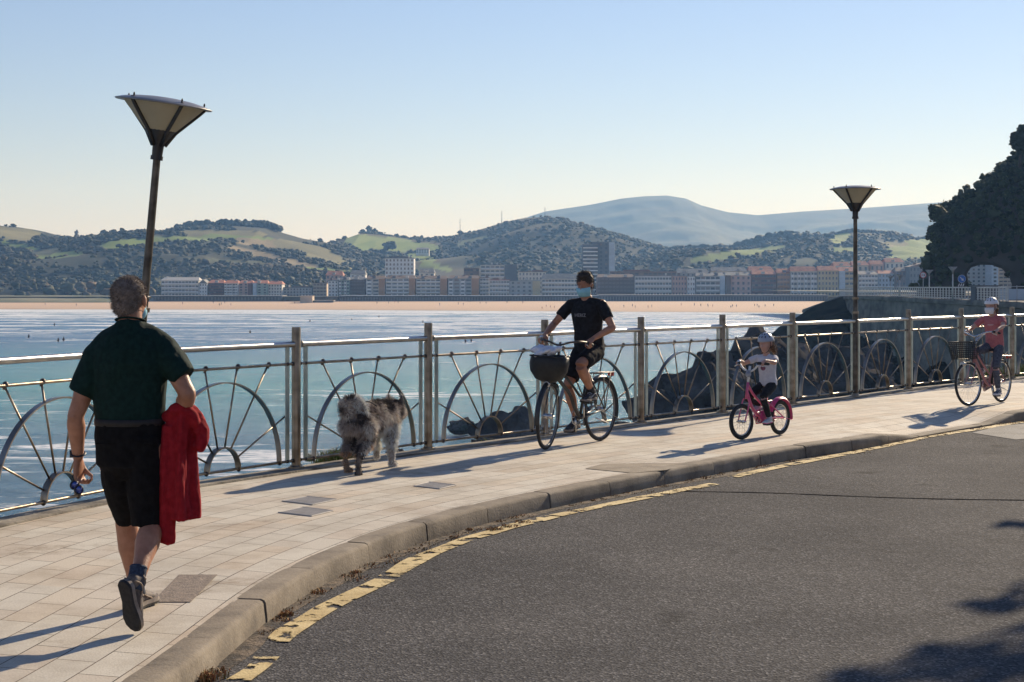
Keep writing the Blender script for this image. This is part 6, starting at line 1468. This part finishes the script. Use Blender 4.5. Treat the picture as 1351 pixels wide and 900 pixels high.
# ---------------------------------------------------------------- riders (local: x forward, y left, z up, in the frame of their bicycle)
def rider(bk,label,S,hip,lean,tl,headS,shw,skin,cols,lookdir,up_extra=V((0,0,1)),long_sleeve=False,long_legs=True,helmet=None,maskm=None,hairc=None,group=None,vox=.008,armk=1.0,skirt=None,sleeve_end=.62,head_dx=0,pal=None,shortleg=.9):
    t=empty('person',label,'person',tuple(bk['t'].location)); t.rotation_euler=bk['t'].rotation_euler
    H=V(hip); nb=H+V((math.sin(lean)*tl,0,math.cos(lean)*tl)); sh=[nb+V((.0,s*shw,-.055*S)) for s in (1,-1)]; hd_=nb+V((.025*S+head_dx,0,.125*headS+.02*S))
    g=G(); Rh,Th=headprims(g,hd_,V(lookdir),headS,slim=.97)
    g.tube([nb+V((0,0,-.03*S)),nb+V((.005,0,.03*S)),hd_+V((-.012,0,-.03))*1.0],[(.060*S,.060*S),(.050*S,.052*S),(.052*headS,.055*headS)],14,roundcap=True)
    wai=H+(nb-H)*.35; ch=H+(nb-H)*.75
    TR=[(H+V((0,0,-.02)),.150,.115),(wai,.135,.100),(ch,.158,.108),(H+(nb-H)*.92,.135,.085),(nb,.07,.06)]
    g.tube([q[0] for q in TR],[(q[1]*S,q[2]*S) for q in TR],20,ref=V((0,1,0)),roundcap=True)
    arms=[];
    for i,s in enumerate((1,-1)):
        gp_,gd=bk['grips'][1 if s>0 else 0]; w_=gp_+V((-.055*S,.0,.052*S)); l1,l2=.285*S*armk,.255*S*armk
        if (w_-sh[i]).length>(l1+l2)*.985: k=(w_-sh[i]).length/(l1+l2)/.98; l1*=k;l2*=k
        e=ik(sh[i],w_,l1,l2,V((-.35,s*.75,-.55))); arms.append((sh[i],e,w_))
        P=[sh[i],sh[i].lerp(e,.4),sh[i].lerp(e,.8),e,e.lerp(w_,.25),e.lerp(w_,.65),w_]; Rr=[.050,.047,.040,.037,.041,.032,.025]
        C=crom(P,3); g.tube(C,[S*float(np.interp(k/3,range(7),Rr)) for k in range(len(C))],12,roundcap=True)
        g.ell(e,(.039*S,)*3)
        d_=(gp_-w_)+V((.06*S,0,-.0)); d_.normalize(); hand(g,w_,d_,V((-.2,0,-1)),-s,S*1.02,(.75,.95,.7),.8)
    legs=[]
    for i,s in enumerate((1,-1)):
        hp_=H+V((.01,s*.09*S,-.02*S)); pd=bk['peds'][i]; an=pd+V((-.085*S,-.01*s,.115*S)); l1,l2=.43*S,.40*S
        if (an-hp_).length>(l1+l2)*.99: k=(an-hp_).length/(l1+l2)/.985; l1*=k; l2*=k
        kn=ik(hp_,an,l1,l2,V((1,s*.10,.25))); legs.append((hp_,kn,an,pd))
        P=[hp_,hp_.lerp(kn,.35),hp_.lerp(kn,.75),kn,kn.lerp(an,.22),kn.lerp(an,.4),kn.lerp(an,.7),an]; Rr=[.080,.078,.060,.052,.054,.057,.041,.033]
        C=crom(P,3); g.tube(C,[S*float(np.interp(k/3,range(8),Rr)) for k in range(len(C))],14,roundcap=True)
    body=blob(g,'body',M[skin],t,vox,3,extra=eyes(Th,Rh,headS))
    # shirt
    g=G(); TR2=[(H+V((-.005,0,-.015*S)),.172,.138),(wai,.158,.126),(ch,.182,.130),(H+(nb-H)*.92,.158,.104),(nb+V((0,0,-.012*S)),.085,.075)]
    g.tube([q[0] for q in TR2],[(q[1]*S,q[2]*S) for q in TR2],24,ref=V((0,1,0)))
    a0,a1=arms[0][0],arms[1][0]; g.tube(crom([a0+V((0,-.015*S,-.004)),a0.lerp(nb,.55)+V((0,0,-.022*S)),nb+V((0,0,-.028*S)),a1.lerp(nb,.55)+V((0,0,-.022*S)),a1+V((0,.015*S,-.004))],5),[.058*S]*21,14,roundcap=True)
    for i,(a,e,w_) in enumerate(arms):
        end=a.lerp(e,sleeve_end) if not long_sleeve else e; g.tube([a+(a-e).normalized()*.0+V((0,-.02*S*(1,-1)[i],.004)),a.lerp(end,.5),end],[.060*S,.063*S,.060*S],14,roundcap=False)
        if long_sleeve: g.tube([e,e.lerp(w_,.5),e.lerp(w_,.93)],[.056*S,.048*S,.036*S],12,roundcap=True)
    sh_o=blob(g,'shirt',M[cols[0]],t,vox,4,disp=lambda p: wr(.005*S,14,2,(1,1,.6))(p)+wr(.003*S,32,4)(p))
    # trousers or shorts
    g=G(); g.tube([H+V((-.01,0,.05*S)),H+V((0,0,-.01)),H+V((.03,0,-.075*S))],[(.162*S,.128*S),(.168*S,.135*S),(.13*S,.105*S)],20,ref=V((0,1,0)))
    for (hp_,kn,an,pd) in legs:
        if long_legs: C=[hp_,hp_.lerp(kn,.5),kn,kn.lerp(an,.5),an.lerp(kn,.05)]; Rr=[.096,.085,.064,.060,.048]
        else: C=[hp_,hp_.lerp(kn,.5),hp_.lerp(kn,shortleg)]; Rr=[.100,.094,.085]
        g.tube(crom(C,4),[S*float(np.interp(k/4,range(len(C)),Rr)) for k in range((len(C)-1)*4+1)],16)
    blob(g,'trousers' if long_legs else 'shorts',M[cols[1]],t,vox,4,disp=wr(.005*S,16,9))
    for i,(hp_,kn,an,pd) in enumerate(legs):
        bt=pd+V((0,0,.012)); tilt=V((1,0,-.05 if i==0 else -.18)); 
        shoe(t,bt-tilt.normalized()*.15*S*1.0,bt+tilt.normalized()*.125*S*1.0,V((0,0,1)),mats_=[M[cols[2]],M[cols[3]],M[cols[4]],M[cols[5]]])
        g=G(); g.tube([an+V((0,0,-.03*S)),an.lerp(kn,.06),an.lerp(kn,.16 if not long_legs else .12)],[.040*S,.041*S,.042*S],14); g.obj('sock',M[cols[6]],t)
    return t,Th,Rh,nb,H,body,sh_o,legs,arms
M['tee_black']=mat('black_tshirt',(.010,.011,.013),(.02,.021,.025),30,.88,spec=.2); M['black_cloth']=mat('black_cloth',(.009,.009,.010),(.018,.018,.02),30,.9,spec=.2)
M['shoe_black']=mat('black_trainer',(.012,.012,.014),(.04,.04,.045),30,.7); M['white_trim2']=mat('pale_shoe_trim',(.35,.35,.36),(.5,.5,.5),20,.7); M['sock_black']=mat('dark_sock',(.015,.015,.018),(.03,.03,.034),40,.9)
c1=rider(bk1,'man in black shirt and pale blue face mask riding the black city bicycle',1.03,(bk1['SD'].x+.02,0,bk1['SD'].z+.085),math.radians(7),.555,1.03,.195,'skin',['tee_black','black_cloth','shoe_black','sole','sole_edge','white_trim2','sock_black'],(1,.10,-.26),long_legs=False,shortleg=.80,vox=.0075)
def haircap(c,S,m,extra_prims=None,name='hair',vox=.007,strand=None,n=2500,L=.02,cols=None):
    T,R_,t=c[1],c[2],c[0]; g=G()
    g.ell(T(-.020,0,.045),(.102*S,.083*S,.086*S),R_,nu=22,nv=14); g.ell(T(-.052,0,-.012),(.058*S,.070*S,.070*S),R_,nu=18,nv=12)
    if extra_prims: extra_prims(g,T,R_,S)
    o=blob(g,name,m,t,vox,3,disp=wr(.004,45)); 
    strands(o,n,L,.0011,lambda c_,n_,r:(cols or [(.03,.02,.014),(.06,.042,.03)])[r.integers(0,len(cols) if cols else 2)],4,o,'vhair')
    return o
M['hair_dark']=mat('dark_hair',(.018,.012,.009),(.05,.035,.025),90,.6); M['hair_brown']=mat('brown_hair',(.06,.032,.018),(.16,.09,.05),60,.6)
def topquiff(g,T,R_,S):
    g.ell(T(.022,0,.104),(.058*S,.060*S,.030*S),R_); g.ell(T(-.02,0,.11),(.07*S,.068*S,.034*S),R_)
haircap(c1,1.03,M['hair_dark'],topquiff,n=2600,L=.022)
def facemask(c,S,m,loops=True):
    T,R_,t=c[1],c[2],c[0]; g=G(); nu,nv=13,9
    for j in range(nv):
        for i in range(nu):
            u=(i/(nu-1))*2-1; v=j/(nv-1); a=u*(1.12-.25*max(0,v-.55)); z=-.010-.100*v; bul=math.cos(u*1.2)**.8 if abs(u)<1 else .4
            r_=(.124-.020*abs(v-.35)*2+ .003*math.sin(v*PI*6)) ; x=r_*math.cos(a)*(1-.12*max(0,v-.7)/.3); y=(.088-.022*max(0,v-.4))*math.sin(a)
            g.v.append(tuple(T(x,y,z)))
    for j in range(nv-1):
        for i in range(nu-1): a=j*nu+i; g.f.append((a,a+1,a+1+nu,a+nu)); g.m.append(0)
    o=g.obj('face_mask',m,t); s=o.modifiers.new('s','SOLIDIFY'); s.thickness=.003
    g=G()
    for s_ in (-1,1): g.tube(crom([T(.045,.082*s_,.005),T(.01,.088*s_,.018),T(-.012,.086*s_,.0),T(.01,.084*s_,-.03),T(.035,.074*s_,-.06)],4),.0015,5)
    g.obj('ear_loop',M['mask_w'],o)
facemask(c1,1.03,M['mask'])
# grey lettered patch on the black T-shirt
def onchest(c,S,dz,w_,h_,m,name,parts=None,yo=0):
    nb,H=c[3],c[4]; p=H+(nb-H)*dz; d=(nb-H).normalized(); f=V((d.z,0,-d.x)); q=p+f*(.132*S)+V((0,yo,0)); return q,d,f
q,d,f=onchest(c1,1.03,.70,.1,.03,None,'print')
M['print']=mat('grey_print',(.10,.10,.11),rough=.9); M['print_l']=mat('pale_print',(.24,.24,.25),rough=.9)
fc=bpy.data.curves.new('txt','FONT'); fc.body='NEW-ERA'[:0]+'HERIZ'; fc.size=.052; fc.extrude=.002; fc.align_x='CENTER'; fo=bpy.data.objects.new('t',fc); sc.collection.objects.link(fo)
dg=bpy.context.evaluated_depsgraph_get(); tm=bpy.data.meshes.new_from_object(fo.evaluated_get(dg)); bpy.data.objects.remove(fo); tm.materials.clear(); tm.materials.append(M['print_l'])
lt=link('chest_lettering',tm,c1[0]); lt.matrix_local=Matrix.Translation(q+f*.012+V((0,0,-.012)))@Matrix(((0,d.x,f.x,0),(1,0,0,0),(0,d.z,f.z,0),(0,0,0,1)))
# things in the basket: white bag and plastic, dark jacket
Ms,cx_,z0,h_,hx,hy=bk1['basket']
bgx=empty('shopping_bag','crumpled white bag lying on top of the full basket of the black bicycle','bag',tuple(bk1['t'].matrix_basis@ (Ms@V((cx_,-.03,z0+h_+.03)))) ,bk1['t'].rotation_euler.z+math.radians(14))
g=G(); 
for k in range(11): g.ell((random.uniform(-.07,.09),random.uniform(-.15,.12),random.uniform(-.02,.055)),(random.uniform(.05,.08),random.uniform(.05,.09),random.uniform(.02,.035)),Matrix.Rotation(random.uniform(-.6,.6),3,'X'))
M['whitebag']=mat('white_bag',(.50,.52,.58),(.66,.68,.72),12,.7); blob(g,'bag',M['whitebag'],bgx,.007,2,disp=wr(.012,22,5))
g=G()
for k in range(12): g.ell((random.uniform(-.06,.07),random.uniform(-.11,.12),-.03+random.uniform(-.03,.02)),(.08,.08,.05))
jk2=empty('dark_jacket','dark folded jacket stuffed in the basket of the black bicycle under the white bag','jacket',tuple(bk1['t'].matrix_basis@ (Ms@V((cx_,0,z0+h_-.03)))) ,bk1['t'].rotation_euler.z+math.radians(14))
blob(g,'cloth',M['black_cloth'],jk2,.009,2,disp=wr(.012,20,2))
# wrist band on the man
# small child
M['tee_white']=mat('white_tshirt',(.50,.50,.54),(.58,.58,.61),30,.88,spec=.2); M['leggings']=mat('black_leggings',(.010,.010,.012),(.02,.02,.022),30,.8,spec=.25); M['sneak_pale']=mat('pale_sneaker',(.30,.33,.37),(.50,.52,.56),30,.8); M['sole_pink']=mat('pink_sole',(.5,.06,.2),rough=.7)
c2=rider(bk2,'small child in grey helmet and white T-shirt riding the pink bicycle',.63,(bk2['SD'].x+.01,0,bk2['SD'].z+.055),math.radians(5),.335,.88,.118,'skin_light',['tee_white','leggings','sneak_pale','sole_pink','tee_white','sneak_pale','tee_white'],(1,.10,-.14),vox=.0065,sleeve_end=.6)
M['coral']=mat('coral_tshirt',(.40,.13,.14),(.48,.17,.17),30,.88,spec=.2); M['jean_grey']=mat('grey_blue_leggings',(.06,.065,.085),(.11,.115,.14),30,.85,spec=.2); M['sneak_navy']=mat('navy_sneaker',(.03,.04,.06),(.10,.11,.14),30,.8)
c3=rider(bk3,'girl in white helmet, face mask and coral T-shirt riding the rose bicycle',.80,(bk3['SD'].x+.01,0,bk3['SD'].z+.07),math.radians(6),.435,.93,.150,'skin_light',['coral','jean_grey','sneak_navy','tee_white','tee_white','white_trim2','tee_white'],(1,-.1,-.05),vox=.0075,sleeve_end=.66,head_dx=.04)
# looser hem of the coral shirt at the back
facemask(c3,.93,M['mask_w'])
M['helmet_grey']=mat('grey_blue_helmet',(.26,.30,.37),(.33,.37,.43),6,.4); M['helmet_white']=mat('white_helmet',(.62,.64,.68),(.7,.71,.74),6,.4); M['vent']=mat('helmet_vent',(.02,.02,.022),rough=.8); M['strap']=mat('helmet_strap',(.02,.02,.02),rough=.7)
def helmet(c,S,m):
    T,R_,t=c[1],c[2],c[0]; h=bpy.data.objects.new('helmet',None); sc.collection.objects.link(h); h.parent=t
    g=G(); nu,nv=40,12
    for j in range(nv+1):
        a=j/nv*PI/2*1.06
        for i in range(nu):
            q=2*PI*i/nu; rim=.0 ; r_=math.cos(a); zz=.042+.108*math.sin(a)-(.030*max(0,-math.cos(q)) if j<2 else .03*max(0,-math.cos(q))*(1-j/nv))
            ridge=1+.018*math.cos(6*q)*math.sin(a*2)
            g.v.append(tuple(T((-.012)+(.128*math.cos(q))*r_*ridge,.102*math.sin(q)*r_*ridge,zz)))
    for j in range(nv):
        for i in range(nu): k=(i+1)%nu; g.f.append((j*nu+i,j*nu+k,(j+1)*nu+k,(j+1)*nu+i)); g.m.append(0)
    g.f.append(tuple(nv*nu+k for k in range(nu))); g.m.append(0)
    o=g.obj('shell',m,h); so=o.modifiers.new('s','SOLIDIFY'); so.thickness=.014; so.offset=-1
    g=G()
    for q,a in [(x,.62) for x in (-.5,.0,.5,1.1,-1.1,2.0,-2.0,2.7,-2.7)]+[(x,1.05) for x in (-.35,.35,1.2,-1.2,2.4,-2.4)]:
        r_=math.cos(a); p=T(-.012+.128*math.cos(q)*r_*1.0,.102*math.sin(q)*r_,.042+.108*math.sin(a)); nn=(p-T(-.012,0,.05)).normalized(); g.ell(p+nn*.001,(.016*S,.007*S,.004*S),RotTo(nn.cross(V((0,0,1))).cross(nn),nn) if abs(nn.z)<.95 else None)
    g.obj('vents',M['vent'],h)
    g=G()
    for s in (-1,1):
        g.tube(crom([T(.05,.088*s,.045),T(.03,.082*s,-.02),T(.045,.045*s,-.088),T(.05,0,-.108)],4),.004*S,5); g.tube(crom([T(-.06,.085*s,.03),T(-.01,.086*s,-.02),T(.03,.074*s,-.045)],4),.003*S,5)
    g.obj('strap',M['strap'],h); return h
helmet(c2,.88,M['helmet_grey']); helmet(c3,.93,M['helmet_white'])
def curls(g,T,R_,S):
    for s in (1,-1):
        for k in range(5): g.ell(T(-.035-.012*k,.075*s,-.02-.022*k),(.030*S,.026*S,.028*S),R_)
def hairlow(c,S,m,prims,cols,n=1600,L=.03):
    T,R_,t=c[1],c[2],c[0]; g=G(); g.ell(T(-.045,0,-.02),(.066*S,.072*S,.07*S),R_,nu=18,nv=12); prims(g,T,R_,S); o=blob(g,'hair',m,t,.006,2,disp=wr(.006,40)); strands(o,n,L,.0012,lambda c_,n_,r:cols[r.integers(0,len(cols))],6,o,'vhair'); return o
hairlow(c2,.88,M['hair_brown'],curls,[(.10,.05,.025),(.2,.11,.06),(.32,.20,.12)])
def pony(g,T,R_,S):
    g.tube(crom([T(-.11,0,-.01),T(-.14,0,-.05),T(-.13,0,-.13)],4),[.024]*9,10,roundcap=True)
hairlow(c3,.93,M['hair_brown'],pony,[(.06,.035,.02),(.12,.07,.04)],900)
# muted lettering on the coral shirt is too small to read: a plain pale print line
q,d,f=onchest(c3,.80,.72,.1,.03,None,'p'); g=G(); g.ell(q-f*.006,(.006,.05,.012)); g.obj('chest_print',mat('pink_print',(.55,.33,.33),rough=.9),c3[0])
q,d,f=onchest(c2,.63,.68,.1,.03,None,'p'); g=G()
M['pinkprint']=mat('dark_pink_print',(.30,.10,.16),(.05,.03,.04),60,.9)
g.ell(q-f*.006+V((0,.0,.02)),(.006,.026,.030)); g.ell(q-f*.008+V((0,-.005,-.03)),(.006,.034,.032)); g.obj('chest_print',M['pinkprint'],c2[0])
# ================================================================ dog (local: x ahead, y left, z up)
DR=V(((472-CX)/FPX*14.52,14.52,0)); dg_=empty('dog','fluffy grey, black and cream dog with a curled tail walking away beside the railing','dog',tuple(DR),math.radians(70))
g=G(); DS=1.0
g.tube(crom([(-.10,0,.46),(.0,0,.485),(.20,0,.485),(.42,0,.480),(.60,0,.475),(.72,0,.47)],4),[(float(np.interp(i/4,range(6),[.080,.112,.112,.128,.120,.085])),float(np.interp(i/4,range(6),[.085,.12,.12,.145,.135,.09]))) for i in range(21)],20,ref=V((0,1,0)),roundcap=True)
g.tube(crom([(.62,0,.50),(.74,0,.52),(.82,0,.52)],4),[.105]*5+[.085]*4,16,roundcap=True)
g.ell((.87,0,.505),(.10,.078,.078)); g.tube([(.93,0,.485),(1.0,0,.465),(1.03,0,.46)],[.045,.036,.03],12,roundcap=True)
for s in (-1,1): g.tube([(.84,.055*s,.565),(.835,.065*s,.625),(.83,.068*s,.665)],[(.030,.014),(.022,.010),(.007,.005)],8,ref=V((0,1,0)),roundcap=True)
def dl(pts,r): g.tube(crom(pts,4),[float(np.interp(i/4,range(len(pts)),r)) for i in range((len(pts)-1)*4+1)],12,roundcap=True)
# hind legs: thigh, knee forward, hock back, shank, paw
dl([(.02,.085,.42),(.10,.095,.30),(-.06,.09,.19),(-.045,.09,.05),(-.02,.09,.025)],[.085,.058,.028,.024,.028])
dl([(.0,-.085,.42),(.02,-.095,.30),(-.14,-.09,.20),(-.17,-.088,.07),(-.165,-.088,.03)],[.085,.058,.028,.023,.026])
dl([(.56,.085,.40),(.55,.09,.24),(.62,.09,.15),(.60,.09,.10)],[.065,.038,.028,.026])
dl([(.56,-.085,.40),(.52,-.10,.22),(.53,-.10,.05),(.55,-.10,.028)],[.07,.040,.028,.033])
for p in ((-.0,.09,.022),(.575,-.10,.024)): g.ell(p,(.048,.034,.024))
g.ell((-.165,-.088,.018),(.034,.030,.028)); g.ell((.61,.09,.085),(.034,.03,.028))
# tail curling over the back
g.tube(crom([(-.08,0,.53),(-.15,.03,.55),(-.165,.045,.61),(-.11,.02,.655),(-.06,-.045,.64),(-.045,-.07,.58)],4),[.04]*4+[.05]*12+[.035]*5,12,roundcap=True)
def dogcol(c,r):
    n=mnoise.fractal(V((c.x*6,c.y*6,c.z*6)),1,2,4); n2=mnoise.noise(V((c.x*14+5,c.y*14,c.z*9)))
    dark=(.055,.046,.042); mid=(.32,.27,.23); pale=(.50,.44,.38); cream=(.70,.60,.48); tan=(.38,.24,.14)
    if c.z<.20:
        if c.x<.2: base=tan if (c.y>0) else (dark if abs(c.y)>.075 or c.z<.1 else tan)
        else: base=cream
    elif c.x<.0 and c.z>.54 and c.y<-.02: base=cream           # pale tail tip
    elif c.x>.35 and c.z<.42: base=cream if n>-.25 else pale
    elif c.y>.06 and c.x<.12 and c.z<.42: base=pale if n>-.1 else mid
    elif c.x<.06 and abs(c.y)<.10 and c.z<.50: base=dark if n<.1 else mid
    else: base=dark if n<-.28 else (mid if n<-.02 else (pale if n<.40 else tan))
    k=1.4*(r.uniform(.6,1.4) if sum(base)<1.2 else r.uniform(.9,1.25)); return tuple(min(.75,q*k) for q in base)
M['dogskin']=mat('dog_undercoat',(.12,.10,.085),(.36,.30,.25),5,.9)
body=blob(g,'body',M['dogskin'],dg_,.009,3)
def dL(c):
    if c.z<.17: return .018
    if c.x<-.03 and c.z>.52: return .04
    if c.x>.8: return .03
    if c.z<.40: return .055 if c.x>.15 else .050
    return .06
def dD(c,n):
    if c.x<-.03 and c.z>.5: return (n*1.0+V((-.1,0,.05)))
    return (n*.75+V((-.55,0,-.45)))
strands(body,34000,dL,.0021,lambda c,n,r: dogcol(c,r),9,body,'vhair',dirf=dD,name='fur')
g=G(); g.ell((1.055,0,.465),(.014,.018,.012)); g.obj('nose',M['black_paint'],body)
g=G(); g.tube(crom([(.16,-.115,.60),(.2,-.02,.635),(.22,.09,.615)],5),.006,6); g.obj('harness_strap',M['vent'],dg_)
# ================================================================ off-frame tree and air
T0=gp(1300,850,ROADZ)
k=13.5
def toSun(px_,py_,h): q=gp(px_,py_,ROADZ); return q+V((SUN.x,SUN.y,SUN.z))/SUN.z*(h-ROADZ)
base=V((12.6,20.5,ROADZ))
bl=[];rs=[]
for (x,y,h,r_) in ((1335,893,6.2,.38),(1290,897,6.0,.30),(1235,899,6.1,.30),(1165,908,5.6,.34),(1340,862,5.8,.20),(1255,915,6.4,.5),(1400,880,6.0,.5),(1450,820,6.6,.6),(1352,792,5.4,.16),(1318,801,5.3,.12),(1285,797,5.2,.08),(1375,775,5.6,.25),(1262,862,5.1,.13),(1235,858,5.3,.08),(1350,692,5.6,.09),(1330,691,5.5,.06),(1430,700,6.0,.4),(1470,750,6.4,.6),(1410,930,5.8,.7),(1310,935,6.5,.5),(1180,940,6.0,.6),(1490,860,7.0,.9),(1213,876,5.4,.16),(1118,893,5.5,.12),(1305,872,5.6,.14)):
    q=toSun(x,y,h)-base; bl.append(q); rs.append(r_)
big_tree(tuple(base),7.2,'leafy roadside tree beyond the right edge whose crown shades the road corner',bl,rs,31)
# air: pale haze softening the town and hills
hz=G(); hz.box((0,4000,242),(11400,8600,515)); 
m=bpy.data.materials.new('air'); m.use_nodes=True; t_=m.node_tree; t_.nodes.remove(t_.nodes['Principled BSDF']); pv=t_.nodes.new('ShaderNodeVolumePrincipled'); pv.inputs['Density'].default_value=.00017; pv.inputs['Color'].default_value=(.26,.52,1.0,1); pv.inputs['Absorption Color'].default_value=(1,1,1,1); pv.inputs['Anisotropy'].default_value=.25
t_.links.new(pv.outputs[0],t_.nodes['Material Output'].inputs['Volume'])
ho=hz.obj('haze',m,None,False); setp(ho,'thin pale blue sea haze lying over the bay and the hills','haze',kind='stuff')
